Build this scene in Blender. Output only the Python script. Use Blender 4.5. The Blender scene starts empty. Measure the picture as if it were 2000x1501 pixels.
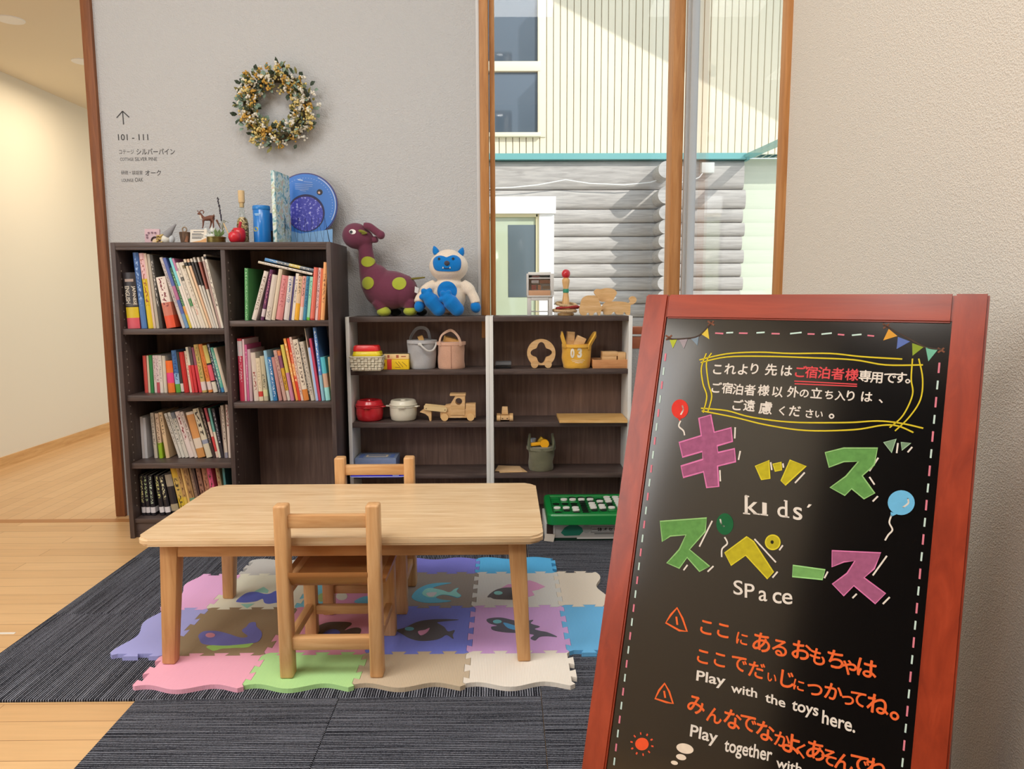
import bpy, bmesh, math, random
from mathutils import Vector as V, Matrix as M, Euler
from mathutils.bvhtree import BVHTree
random.seed(7)
C = bpy.context.scene.collection
SC = bpy.context.scene
PI = math.pi
R = math.radians

# ------------------------------------------------------------------ camera
F, PITCH, ROLL, YAW, H = 1450.18, 0.1223, -0.0039, 0.0091, 0.9967
_fw = V((math.sin(YAW)*math.cos(PITCH), math.cos(YAW)*math.cos(PITCH), -math.sin(PITCH)))
_r0 = V((math.cos(YAW), -math.sin(YAW), 0)); _u0 = _r0.cross(_fw)
_rt = _r0*math.cos(ROLL)+_u0*math.sin(ROLL); _up = -_r0*math.sin(ROLL)+_u0*math.cos(ROLL)
CAMP = V((0, 0, H))
cam = bpy.data.objects.new('camera', bpy.data.cameras.new('camera')); C.objects.link(cam)
cam.matrix_world = M(((_rt.x,_up.x,-_fw.x,0),(_rt.y,_up.y,-_fw.y,0),(_rt.z,_up.z,-_fw.z,H),(0,0,0,1)))
cam.data.sensor_width = 36; cam.data.lens = F/2000*36
cam.data.clip_start = 0.02; cam.data.clip_end = 200
SC.camera = cam

# ------------------------------------------------------------------ light
def lin(c):
    if isinstance(c, str): c = tuple(int(c[i:i+2], 16) for i in (0, 2, 4))
    return tuple((x/255/12.92 if x/255 <= .04045 else ((x/255+.055)/1.055)**2.4) for x in c)+(1,)
w = bpy.data.worlds.new('sky'); SC.world = w; w.use_nodes = True
w.node_tree.nodes['Background'].inputs[0].default_value = (0.80, 0.90, 1.0, 1)
w.node_tree.nodes['Background'].inputs[1].default_value = 1.6
SUND = V((-1.26, 1.0, -1.09))
def light(name, kind, loc, direction, energy, col=(1,1,1), size=None, size_y=None, spread=None):
    d = bpy.data.lights.new(name, kind); d.energy = energy; d.color = col
    if kind == 'AREA':
        d.shape = 'RECTANGLE' if size_y else 'DISK'; d.size = size
        if size_y: d.size_y = size_y
        if spread: d.spread = spread
    o = bpy.data.objects.new(name, d); C.objects.link(o); o.location = loc
    o.rotation_euler = V(direction).to_track_quat('-Z', 'Y').to_euler()
    return o
s = light('sun', 'SUN', (5, -5, 9), SUND, 3.6, (1, .97, .90)); s.data.angle = R(.5)
light('window_daylight', 'AREA', (-2.88, .35, 1.75), (1, .12, -.22), 38, (1, .97, .92), 1.9, 1.7)
light('ceiling_area_light', 'AREA', (-1.35, 1.0, 3.3), (0.0, .1, -1), 31, (1, .97, .93), .9, .9)
light('ceiling_area_light', 'AREA', (-.05, .7, 3.3), (0, .1, -1), 26, (1, .97, .93), .9, .9)
light('ceiling_area_light', 'AREA', (-1.7, -1.3, 3.3), (0, 0, -1), 46, (1, .97, .93), .9, .9)  # added fill for the wall mirrored in the blackboard, not a known fixture
light('corridor_lamp_light', 'AREA', (-2.3, 4.6, 2.25), (0, 0, -1), 13, (1, .86, .66), .7, .7)
light('corridor_lamp_light', 'AREA', (-2.3, 7.0, 2.25), (0, 0, -1), 13, (1, .86, .66), .7, .7)
VS = SC.view_settings
SC.display_settings.display_device = 'sRGB'
VS.view_transform = 'Standard'; VS.look = 'None'; VS.exposure = 0.0; VS.gamma = 1; VS.use_curve_mapping = False

# ------------------------------------------------------------------ pixel helpers (photo pixel -> point on a world plane)
def ray(x, y): return (_fw+_rt*((x-1000)/F)-_up*((y-750.5)/F))
def at_y(x, y, Y): d = ray(x, y); return CAMP+d*(Y/d.y)
def at_z(x, y, Z): d = ray(x, y); return CAMP+d*((Z-H)/d.z)
def at_x(x, y, X): d = ray(x, y); return CAMP+d*(X/d.x)
def at_p(x, y, o, n): d = ray(x, y); return CAMP+d*((o-CAMP).dot(n)/d.dot(n))

# ------------------------------------------------------------------ materials
MATS = {}
def new_mat(name):
    m = bpy.data.materials.new(name); m.use_nodes = True
    return m, m.node_tree.nodes, m.node_tree.links, m.node_tree.nodes['Principled BSDF']
def bump(n, l, b, src, strength, dist):
    k = n.new('ShaderNodeBump'); k.inputs['Strength'].default_value = strength; k.inputs['Distance'].default_value = dist
    l.new(src, k.inputs['Height']); l.new(k.outputs[0], b.inputs['Normal'])
def ramp(n, stops, const=False):
    k = n.new('ShaderNodeValToRGB'); e = k.color_ramp.elements
    if const: k.color_ramp.interpolation = 'CONSTANT'
    e[0].position, e[0].color = stops[0][0], lin(stops[0][1])
    e[1].position, e[1].color = stops[1][0], lin(stops[1][1])
    for p, c in stops[2:]:
        x = e.new(p); x.color = lin(c)
    return k
def plain(col, rough=.6, name=None, spec=.5, noise=0, nscale=30, bmp=0, bscale=200, metal=0, trans=0, coat=0, sheen=0):
    key = (col if isinstance(col, str) else tuple(col), rough, spec, noise, nscale, bmp, bscale, metal, trans, coat, sheen)
    if key in MATS: return MATS[key]
    m, n, l, b = new_mat(name or 'paint')
    b.inputs['Base Color'].default_value = lin(col); b.inputs['Roughness'].default_value = rough
    b.inputs['Specular IOR Level'].default_value = spec; b.inputs['Metallic'].default_value = metal
    b.inputs['Coat Weight'].default_value = coat; b.inputs['Coat Roughness'].default_value = .1
    b.inputs['Sheen Weight'].default_value = sheen
    tc = n.new('ShaderNodeTexCoord')
    if noise:
        t = n.new('ShaderNodeTexNoise'); t.inputs['Scale'].default_value = nscale; t.inputs['Detail'].default_value = 4
        l.new(tc.outputs['Object'], t.inputs['Vector'])
        h = n.new('ShaderNodeHueSaturation'); h.inputs['Color'].default_value = lin(col)
        mr = n.new('ShaderNodeMapRange'); mr.inputs['To Min'].default_value = 1-noise; mr.inputs['To Max'].default_value = 1+noise
        l.new(t.outputs[0], mr.inputs[0]); l.new(mr.outputs[0], h.inputs['Value']); l.new(h.outputs[0], b.inputs['Base Color'])
    if bmp:
        t = n.new('ShaderNodeTexNoise'); t.inputs['Scale'].default_value = bscale; t.inputs['Detail'].default_value = 3
        l.new(tc.outputs['Object'], t.inputs['Vector']); bump(n, l, b, t.outputs[0], bmp, .004)
    MATS[key] = m
    return m
def wood(name, c1, c2, c3, axis='X', scale=1.0, rough=.45, stretch=14, coat=0, spec=.4):
    m, n, l, b = new_mat(name)
    tc = n.new('ShaderNodeTexCoord'); mp = n.new('ShaderNodeMapping')
    sc = [stretch*scale]*3; sc['XYZ'.index(axis)] = scale
    mp.inputs['Scale'].default_value = sc
    l.new(tc.outputs['Object'], mp.inputs[0])
    t = n.new('ShaderNodeTexNoise'); t.inputs['Scale'].default_value = 3; t.inputs['Detail'].default_value = 6
    t.inputs['Roughness'].default_value = .6; t.inputs['Distortion'].default_value = .6
    l.new(mp.outputs[0], t.inputs['Vector'])
    r = ramp(n, [(.3, c1), (.52, c2), (.72, c3)])
    l.new(t.outputs[0], r.inputs[0]); l.new(r.outputs[0], b.inputs['Base Color'])
    b.inputs['Roughness'].default_value = rough; b.inputs['Coat Weight'].default_value = coat; b.inputs['Coat Roughness'].default_value = .15
    b.inputs['Specular IOR Level'].default_value = spec
    bump(n, l, b, t.outputs[0], .12, .002)
    return m
def planks(name, rot, cols, width=.075, length=.9):
    m, n, l, b = new_mat(name)
    tc = n.new('ShaderNodeTexCoord'); mp = n.new('ShaderNodeMapping'); mp.inputs['Rotation'].default_value = (0, 0, rot)
    l.new(tc.outputs['Object'], mp.inputs[0])
    k = n.new('ShaderNodeTexBrick'); k.inputs['Scale'].default_value = 1; k.inputs['Brick Width'].default_value = length
    k.inputs['Row Height'].default_value = width; k.inputs['Mortar Size'].default_value = .0011; k.inputs['Mortar Smooth'].default_value = .2
    k.offset = .37; k.inputs['Bias'].default_value = 0
    k.inputs['Color1'].default_value = lin(cols[0]); k.inputs['Color2'].default_value = lin(cols[1]); k.inputs['Mortar'].default_value = lin(cols[2])
    l.new(mp.outputs[0], k.inputs['Vector'])
    m2 = n.new('ShaderNodeMapping'); m2.inputs['Scale'].default_value = (2, 26, 1); m2.inputs['Rotation'].default_value = (0, 0, rot)
    l.new(tc.outputs['Object'], m2.inputs[0])
    t = n.new('ShaderNodeTexNoise'); t.inputs['Scale'].default_value = 2.5; t.inputs['Detail'].default_value = 6; l.new(m2.outputs[0], t.inputs['Vector'])
    mr = n.new('ShaderNodeMapRange'); mr.inputs['To Min'].default_value = .86; mr.inputs['To Max'].default_value = 1.12; l.new(t.outputs[0], mr.inputs[0])
    h = n.new('ShaderNodeHueSaturation'); l.new(mr.outputs[0], h.inputs['Value']); l.new(k.outputs['Color'], h.inputs['Color'])
    l.new(h.outputs[0], b.inputs['Base Color']); b.inputs['Roughness'].default_value = .33
    return m
def wall_mat(name, col, scale=190, strength=.5, dist=.004):
    m, n, l, b = new_mat(name)
    b.inputs['Base Color'].default_value = lin(col); b.inputs['Roughness'].default_value = .9; b.inputs['Specular IOR Level'].default_value = .2
    tc = n.new('ShaderNodeTexCoord')
    t = n.new('ShaderNodeTexVoronoi'); t.inputs['Scale'].default_value = scale; l.new(tc.outputs['Object'], t.inputs['Vector'])
    t2 = n.new('ShaderNodeTexNoise'); t2.inputs['Scale'].default_value = scale*.45; t2.inputs['Detail'].default_value = 4; l.new(tc.outputs['Object'], t2.inputs['Vector'])
    a = n.new('ShaderNodeMath'); a.operation = 'ADD'; l.new(t.outputs[0], a.inputs[0]); l.new(t2.outputs[0], a.inputs[1])
    bump(n, l, b, a.outputs[0], strength, dist)
    return m
def carpet(name, along):
    m, n, l, b = new_mat(name)
    tc = n.new('ShaderNodeTexCoord'); mp = n.new('ShaderNodeMapping')
    mp.inputs['Scale'].default_value = (190, 2.6, 1) if along == 'Y' else (2.6, 190, 1)
    l.new(tc.outputs['Object'], mp.inputs[0])
    t = n.new('ShaderNodeTexNoise'); t.inputs['Scale'].default_value = 1; t.inputs['Detail'].default_value = 2; l.new(mp.outputs[0], t.inputs['Vector'])
    t2 = n.new('ShaderNodeTexNoise'); t2.inputs['Scale'].default_value = 330; t2.inputs['Detail'].default_value = 3; l.new(tc.outputs['Object'], t2.inputs['Vector'])
    wv = n.new('ShaderNodeTexWave'); wv.bands_direction = 'X' if along == 'Y' else 'Y'; wv.inputs['Scale'].default_value = 50
    wv.inputs['Distortion'].default_value = 1.2; wv.inputs['Detail'].default_value = 2; wv.inputs['Detail Scale'].default_value = .6; l.new(tc.outputs['Object'], wv.inputs['Vector'])
    a0 = n.new('ShaderNodeMix'); a0.data_type = 'FLOAT'; a0.inputs[0].default_value = .4; l.new(t.outputs[0], a0.inputs[2]); l.new(wv.outputs['Fac'], a0.inputs[3])
    a = n.new('ShaderNodeMix'); a.data_type = 'FLOAT'; a.inputs[0].default_value = .3; l.new(a0.outputs[0], a.inputs[2]); l.new(t2.outputs[0], a.inputs[3])
    r = ramp(n, [(.40, (24, 25, 30)), (.52, (58, 60, 69)), (.64, (140, 143, 154))])
    l.new(a.outputs[0], r.inputs[0]); l.new(r.outputs[0], b.inputs['Base Color']); b.inputs['Roughness'].default_value = 1
    b.inputs['Specular IOR Level'].default_value = .1
    bump(n, l, b, a.outputs[0], .8, .006)
    return m
def foam(col):
    key = ('foam', tuple(col))
    if key in MATS: return MATS[key]
    m, n, l, b = new_mat('foam')
    b.inputs['Base Color'].default_value = lin(col); b.inputs['Roughness'].default_value = .65; b.inputs['Specular IOR Level'].default_value = .3
    tc = n.new('ShaderNodeTexCoord'); t = n.new('ShaderNodeTexWave'); t.bands_direction = 'X'; t.inputs['Scale'].default_value = 75
    l.new(tc.outputs['Object'], t.inputs['Vector']); bump(n, l, b, t.outputs['Fac'], .25, .001)
    MATS[key] = m
    return m
def fabric(col, scale=420, rough=.95):
    key = ('fab', tuple(col), scale)
    if key in MATS: return MATS[key]
    m, n, l, b = new_mat('fabric')
    tc = n.new('ShaderNodeTexCoord'); t = n.new('ShaderNodeTexNoise'); t.inputs['Scale'].default_value = scale; t.inputs['Detail'].default_value = 4
    l.new(tc.outputs['Object'], t.inputs['Vector'])
    h = n.new('ShaderNodeHueSaturation'); h.inputs['Color'].default_value = lin(col)
    mr = n.new('ShaderNodeMapRange'); mr.inputs['To Min'].default_value = .78; mr.inputs['To Max'].default_value = 1.22
    l.new(t.outputs[0], mr.inputs[0]); l.new(mr.outputs[0], h.inputs['Value']); l.new(h.outputs[0], b.inputs['Base Color'])
    b.inputs['Roughness'].default_value = rough; b.inputs['Specular IOR Level'].default_value = .15; b.inputs['Sheen Weight'].default_value = .25
    bump(n, l, b, t.outputs[0], .35, .002)
    MATS[key] = m
    return m
def glass_mat(name, tint=(1, 1, 1), refl=1.0):
    m, n, l, b = new_mat(name); n.remove(b)
    t = n.new('ShaderNodeBsdfTransparent'); t.inputs[0].default_value = tuple(tint)+(1,)
    g = n.new('ShaderNodeBsdfGlossy'); g.inputs['Roughness'].default_value = .01; g.inputs['Color'].default_value = (refl, refl, refl, 1)
    lw = n.new('ShaderNodeLayerWeight'); lw.inputs[0].default_value = .5
    pw = n.new('ShaderNodeMath'); pw.operation = 'POWER'; pw.inputs[1].default_value = 5; l.new(lw.outputs['Facing'], pw.inputs[0])
    f = n.new('ShaderNodeMath'); f.operation = 'MULTIPLY_ADD'; f.inputs[1].default_value = .6; f.inputs[2].default_value = .015; l.new(pw.outputs[0], f.inputs[0])
    x = n.new('ShaderNodeMixShader'); l.new(f.outputs[0], x.inputs[0]); l.new(t.outputs[0], x.inputs[1]); l.new(g.outputs[0], x.inputs[2])
    l.new(x.outputs[0], n['Material Output'].inputs[0])
    return m
# printed book covers: one group, constant per-book values through the material
def print_mat(base, bands=(), text=None, tlo=.3, thi=.9, seed=0, axis='Z', rough=.4, cells=26, cross=3.2):
    m, n, l, b = new_mat('printed_cover')
    tc = n.new('ShaderNodeTexCoord'); sx = n.new('ShaderNodeSeparateXYZ'); l.new(tc.outputs['Generated'], sx.inputs[0])
    ax = sx.outputs['XYZ'.index(axis)]; cr = sx.outputs[0 if axis != 'X' else 2]
    stops = [(0.0, base)]
    pts = [(0.0, base)]
    for lo, hi, c in sorted(bands): pts += [(lo, c), (hi, base)]
    d = {}
    for p, c in pts: d[round(p, 4)] = c
    stops = sorted(d.items())
    if len(stops) == 1: stops.append((.999, base))
    r = ramp(n, stops, True); l.new(ax, r.inputs[0]); col = r.outputs[0]
    if text:
        cmb = n.new('ShaderNodeCombineXYZ')
        for i, (src, k) in enumerate(((cr, cross), (ax, cells))):
            q = n.new('ShaderNodeMath'); q.operation = 'MULTIPLY_ADD'; q.inputs[1].default_value = k; q.inputs[2].default_value = seed*3.7+i
            l.new(src, q.inputs[0]); l.new(q.outputs[0], cmb.inputs[i])
        t = n.new('ShaderNodeTexNoise'); t.inputs['Scale'].default_value = 1.3; t.inputs['Detail'].default_value = 1.5; l.new(cmb.outputs[0], t.inputs['Vector'])
        def rng(src, lo, hi):
            a = n.new('ShaderNodeMath'); a.operation = 'GREATER_THAN'; a.inputs[1].default_value = lo; l.new(src, a.inputs[0])
            c = n.new('ShaderNodeMath'); c.operation = 'LESS_THAN'; c.inputs[1].default_value = hi; l.new(src, c.inputs[0])
            p = n.new('ShaderNodeMath'); p.operation = 'MULTIPLY'; l.new(a.outputs[0], p.inputs[0]); l.new(c.outputs[0], p.inputs[1]); return p.outputs[0]
        def mul(a, c):
            p = n.new('ShaderNodeMath'); p.operation = 'MULTIPLY'; l.new(a, p.inputs[0]); l.new(c, p.inputs[1]); return p.outputs[0]
        k = mul(mul(rng(t.outputs[0], .53, 9), rng(ax, tlo, thi)), rng(cr, .24, .76))
        mx = n.new('ShaderNodeMix'); mx.data_type = 'RGBA'; l.new(k, mx.inputs[0]); l.new(col, mx.inputs[6]); mx.inputs[7].default_value = lin(text)
        col = mx.outputs[2]
    l.new(col, b.inputs['Base Color']); b.inputs['Roughness'].default_value = rough
    return m

# ------------------------------------------------------------------ geometry helpers
class MB:
    def __init__(s): s.bm = bmesh.new()
    def box(s, c, d, rot=None, bev=0, seg=2):
        mtx = M.Translation(V(c)) @ (rot.to_matrix().to_4x4() if isinstance(rot, Euler) else (rot if rot is not None else M.Identity(4))) @ M.Diagonal((d[0], d[1], d[2], 1))
        g = bmesh.ops.create_cube(s.bm, size=1, matrix=mtx)
        if bev:
            es = list({e for v in g['verts'] for e in v.link_edges})
            bmesh.ops.bevel(s.bm, geom=es, offset=bev, segments=seg, affect='EDGES', profile=.5)
        return s
    def bar(s, p0, p1, wx, wy, bev=0, up=(0, 1, 0), taper=1):
        p0, p1 = V(p0), V(p1); z = (p1-p0).normalized(); x = V(up).cross(z).normalized(); y = z.cross(x)
        vs = []
        for p, k in ((p0, taper), (p1, 1)):
            for a, b_ in ((-1, -1), (1, -1), (1, 1), (-1, 1)): vs.append(s.bm.verts.new(p+x*a*wx*k/2+y*b_*wy*k/2))
        fs = [(3, 2, 1, 0), (4, 5, 6, 7), (0, 1, 5, 4), (1, 2, 6, 5), (2, 3, 7, 6), (3, 0, 4, 7)]
        nf = [s.bm.faces.new([vs[i] for i in f]) for f in fs]
        if bev: bmesh.ops.bevel(s.bm, geom=list({e for f in nf for e in f.edges}), offset=bev, segments=2, affect='EDGES', profile=.5)
        return s
    def cyl(s, p0, p1, r0, r1=None, seg=24):
        p0, p1 = V(p0), V(p1); r1 = r0 if r1 is None else r1; d = p1-p0
        mtx = M.Translation((p0+p1)/2) @ d.to_track_quat('Z', 'Y').to_matrix().to_4x4()
        bmesh.ops.create_cone(s.bm, cap_ends=True, cap_tris=False, segments=seg, radius1=r0, radius2=r1, depth=d.length, matrix=mtx); return s
    def sph(s, c, r, rot=None, u=20, v=12):
        if not hasattr(r, '__len__'): r = (r, r, r)
        if u <= 10 and rot is None:         # small ball, added directly
            c = V(c); top = s.bm.verts.new(c+V((0, 0, r[2]))); bot = s.bm.verts.new(c-V((0, 0, r[2])))
            rg = [[s.bm.verts.new(c+V((r[0]*math.sin(PI*j/v)*math.cos(2*PI*i/u), r[1]*math.sin(PI*j/v)*math.sin(2*PI*i/u), r[2]*math.cos(PI*j/v)))) for i in range(u)] for j in range(1, v)]
            for i in range(u):
                k = (i+1) % u
                s.bm.faces.new((top, rg[0][i], rg[0][k])); s.bm.faces.new((bot, rg[-1][k], rg[-1][i]))
                for a, b_ in zip(rg, rg[1:]): s.bm.faces.new((a[i], b_[i], b_[k], a[k]))
            return s
        mtx = M.Translation(V(c)) @ (rot.to_matrix().to_4x4() if rot is not None else M.Identity(4)) @ M.Diagonal((r[0], r[1], r[2], 1))
        bmesh.ops.create_uvsphere(s.bm, u_segments=u, v_segments=v, radius=1, matrix=mtx); return s
    def lathe(s, prof, c=(0, 0, 0), seg=28, sx=1, sy=1):
        c = V(c); rings = []
        for r, z in prof:
            rings.append([s.bm.verts.new(c+V((r*sx*math.cos(2*PI*i/seg), r*sy*math.sin(2*PI*i/seg), z))) for i in range(seg)] if r > 1e-6 else [s.bm.verts.new(c+V((0, 0, z)))])
        for a, b_ in zip(rings, rings[1:]):
            for i in range(seg):
                j = (i+1) % seg
                if len(a) == 1 and len(b_) == 1: continue
                if len(a) == 1: s.bm.faces.new((a[0], b_[j], b_[i]))
                elif len(b_) == 1: s.bm.faces.new((a[i], a[j], b_[0]))
                else: s.bm.faces.new((a[i], a[j], b_[j], b_[i]))
        for ring, flip in ((rings[0], True), (rings[-1], False)):
            if len(ring) > 1: s.bm.faces.new(ring[::-1] if flip else ring)
        return s
    def tube(s, pts, r, seg=8, closed=False, flat=1):
        pts = [V(p) for p in pts]; n = len(pts); rings = []; prev = None
        for i, p in enumerate(pts):
            a = pts[i-1] if (i or closed) else p; b_ = pts[(i+1) % n] if (i < n-1 or closed) else p
            t = (b_-a).normalized()
            x = (prev - t*prev.dot(t)) if prev is not None else t.orthogonal()
            if x.length < 1e-6: x = t.orthogonal()
            x.normalize(); prev = x; y = t.cross(x); rr = r[i] if hasattr(r, '__len__') else r
            rings.append([s.bm.verts.new(p+x*math.cos(2*PI*k/seg)*rr+y*math.sin(2*PI*k/seg)*rr*flat) for k in range(seg)])
        for i in range(n if closed else n-1):
            a, b_ = rings[i], rings[(i+1) % n]
            for k in range(seg): s.bm.faces.new((a[k], a[(k+1) % seg], b_[(k+1) % seg], b_[k]))
        if not closed: s.bm.faces.new(rings[0][::-1]); s.bm.faces.new(rings[-1])
        return s
    def prism(s, pts, off):
        """closed loop of 3-D points, thickened by vector off"""
        pts = [V(p) for p in pts]; off = V(off)
        a = [s.bm.verts.new(p) for p in pts]; b_ = [s.bm.verts.new(p+off) for p in pts]
        s.bm.faces.new(a[::-1]); s.bm.faces.new(b_)
        for i in range(len(a)): j = (i+1) % len(a); s.bm.faces.new((a[i], a[j], b_[j], b_[i]))
        return s
    def flat(s, pts):
        s.bm.faces.new([s.bm.verts.new(V(p)) for p in pts]); return s
    def stroke(s, pts, wd, n, closed=False):
        pts = [V(p) for p in pts]; n = V(n); L = []
        for i, p in enumerate(pts):
            a = pts[i-1] if (i or closed) else p; b_ = pts[(i+1) % len(pts)] if (i < len(pts)-1 or closed) else p
            t = (b_-a).normalized(); q = n.cross(t).normalized()*wd/2
            e = V((0, 0, 0)) if closed or 0 < i < len(pts)-1 else (t*wd*.35*(-1 if i == 0 else 1))
            L.append((s.bm.verts.new(p+q+e), s.bm.verts.new(p-q+e)))
        for i in range(len(L) if closed else len(L)-1):
            a, b_ = L[i], L[(i+1) % len(L)]; s.bm.faces.new((a[0], a[1], b_[1], b_[0]))
        return s
    def glyphs(s, txt, o, ex, ey, bold=0):
        """text whose em box starts at o; ex, ey = vectors for one em"""
        vs, fs, _ = text_geo(txt, bold); o, ex, ey = V(o), V(ex), V(ey)
        q = [s.bm.verts.new(o+ex*x+ey*y) for x, y in vs]
        for f in fs: s.bm.faces.new([q[i] for i in f])
        return s
    def glyph_fit(s, txt, o, wvec, hvec, bold=0):
        """text fitted into the parallelogram o, o+wvec, o+hvec"""
        vs, fs, (x0, x1, y0, y1) = text_geo(txt, bold); o, wv, hv = V(o), V(wvec), V(hvec)
        q = [s.bm.verts.new(o+wv*((x-x0)/(x1-x0))+hv*((y-y0)/(y1-y0))) for x, y in vs]
        for f in fs: s.bm.faces.new([q[i] for i in f])
        return s
    def done(s, name, mat, parent=None, loc=None, smooth=35, recalc=True):
        if recalc: bmesh.ops.recalc_face_normals(s.bm, faces=s.bm.faces)
        me = bpy.data.meshes.new(name); s.bm.to_mesh(me); s.bm.free()
        for m in (mat if isinstance(mat, (list, tuple)) else [mat]): me.materials.append(m)
        if smooth:
            me.polygons.foreach_set('use_smooth', [True]*len(me.polygons))
            me.set_sharp_from_angle(angle=R(smooth))
        o = bpy.data.objects.new(name, me); C.objects.link(o)
        if parent is not None: o.parent = parent
        if loc is not None: o.location = loc
        return o
_TX = {}
def text_geo(txt, bold=0):
    if (txt, bold) in _TX: return _TX[(txt, bold)]
    cu = bpy.data.curves.new('lettering', 'FONT'); cu.body = txt; cu.size = 1; cu.offset = bold; cu.resolution_u = 4
    ob = bpy.data.objects.new('lettering', cu); C.objects.link(ob)
    dg = bpy.context.evaluated_depsgraph_get(); me = bpy.data.meshes.new_from_object(ob.evaluated_get(dg))
    vs = [(v.co.x, v.co.y) for v in me.vertices]; fs = [tuple(p.vertices) for p in me.polygons]
    bpy.data.objects.remove(ob); bpy.data.curves.remove(cu); bpy.data.meshes.remove(me)
    xs = [a for a, _ in vs] or [0, 1]; ys = [b_ for _, b_ in vs] or [0, 1]
    _TX[(txt, bold)] = (vs, fs, (min(xs), max(xs), min(ys), max(ys))); return _TX[(txt, bold)]
for _c in 'これより先は専用です。ご宿泊者様以外の立ち入、遠慮くださいこにあるおもちゃでじつかってねみんななよくそ': text_geo(_c, 0)
for _t, _b in (('JAPANESE', .02), ('ENGLISH', .02), ('0', .05), ('3', .05), ('一体オセロ', .03), ('101 - 111', .01), ('コテージ', 0), ('シルバーパイン', .012), ('COTTAGE', 0), ('SILVER PINE', 0), ('研修・談話室', 0), ('オーク', .012), ('LOUNGE', 0), ('OAK', 0),
               ('k', .008), ('ı', .008), ('d', .008), ('s', .008), ('´', .008), ('S', .008), ('P', .008), ('a', .008), ('c', .008), ('e', .008), ('Play', .018), ('with', .018), ('the', .018), ('toys', .018), ('here.', .018), ('together', .018)): text_geo(_t, _b)
def blob(mb, name, mat, parent, voxel=.004, smooth=6):
    """several overlapping shapes melted into one soft surface"""
    tmp = mb.done('tmp', mat, smooth=0)
    a = tmp.modifiers.new('r', 'REMESH'); a.mode = 'VOXEL'; a.voxel_size = voxel
    if smooth: b_ = tmp.modifiers.new('s', 'SMOOTH'); b_.iterations = smooth; b_.factor = .6
    dg = bpy.context.evaluated_depsgraph_get(); me = bpy.data.meshes.new_from_object(tmp.evaluated_get(dg)); me.name = name
    old = tmp.data; bpy.data.objects.remove(tmp); bpy.data.meshes.remove(old)
    me.polygons.foreach_set('use_smooth', [True]*len(me.polygons))
    if not me.materials: me.materials.append(mat)
    o = bpy.data.objects.new(name, me); C.objects.link(o); o.parent = parent
    return o
def bvh_of(o):
    return BVHTree.FromPolygons([v.co.copy() for v in o.data.vertices], [tuple(p.vertices) for p in o.data.polygons])
def patch(bvh, outline, name, mat, parent, lift=.0015, rings=5):
    """outline = (x, z) points; a thin patch that follows the surface seen from the -Y side"""
    cx = sum(p[0] for p in outline)/len(outline); cz = sum(p[1] for p in outline)/len(outline); mb = MB(); prev = None
    for k in range(rings+1):
        t = k/rings; ring = []
        for x, z in (outline if k else outline[:1]):
            px, pz = cx+(x-cx)*t, cz+(z-cz)*t
            h = bvh.ray_cast(V((px, -2, pz)), V((0, 1, 0)))
            y = h[0].y if h[0] is not None else (ring[-1].co.y if ring else 0)
            nn = h[1] if h[0] is not None else V((0, -1, 0))
            if nn.y > 0: nn = -nn
            ring.append(mb.bm.verts.new(V((px, y, pz))+nn*lift))
        if k == 1:
            for i in range(len(ring)): mb.bm.faces.new((prev[0], ring[i], ring[(i+1) % len(ring)]))
        elif k > 1:
            for i in range(len(ring)): j = (i+1) % len(ring); mb.bm.faces.new((prev[i], ring[i], ring[j], prev[j]))
        prev = ring
    # turn the rim down into the surface so that the patch has an edge
    rim = [mb.bm.verts.new(v.co+V((0, lift*2.5, 0))) for v in prev]
    for i in range(len(rim)): j = (i+1) % len(rim); mb.bm.faces.new((prev[i], rim[i], rim[j], prev[j]))
    return mb.done(name, mat, parent, smooth=60)
def ell(cx, cz, rx, rz, rot=0, n=20):
    return [(cx+rx*math.cos(a)*math.cos(rot)-rz*math.sin(a)*math.sin(rot), cz+rx*math.cos(a)*math.sin(rot)+rz*math.sin(a)*math.cos(rot)) for a in (2*PI*i/n for i in range(n))]
def smooth_line(pts, k=6, closed=False):
    pts = [V(p) for p in pts]; n = len(pts); out = []
    for i in range(n if closed else n-1):
        p0 = pts[(i-1) % n] if (i or closed) else pts[0]; p1 = pts[i]; p2 = pts[(i+1) % n]
        p3 = pts[(i+2) % n] if (i < n-2 or closed) else pts[-1]
        for j in range(k):
            t = j/k
            out.append(.5*((2*p1)+(p2-p0)*t+(2*p0-5*p1+4*p2-p3)*t*t+(3*p1-p0-3*p2+p3)*t**3))
    if not closed: out.append(pts[-1])
    return out
def tag(o, label=None, cat=None, group=None, kind=None):
    if label: o['label'] = label
    if cat: o['category'] = cat
    if group: o['group'] = group
    if kind: o['kind'] = kind
    return o
def thing(name, label, cat, loc=(0, 0, 0), rz=0, group=None):
    o = bpy.data.objects.new(name, None); C.objects.link(o); o.location = loc; o.rotation_euler = (0, 0, rz); o.empty_display_size = .05
    bpy.context.view_layer.update()
    return tag(o, label, cat, group)
def struct(name, mb, mat, label=None, smooth=35):
    return tag(mb.done(name, mat, smooth=smooth), label, None, None, 'structure')

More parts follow.
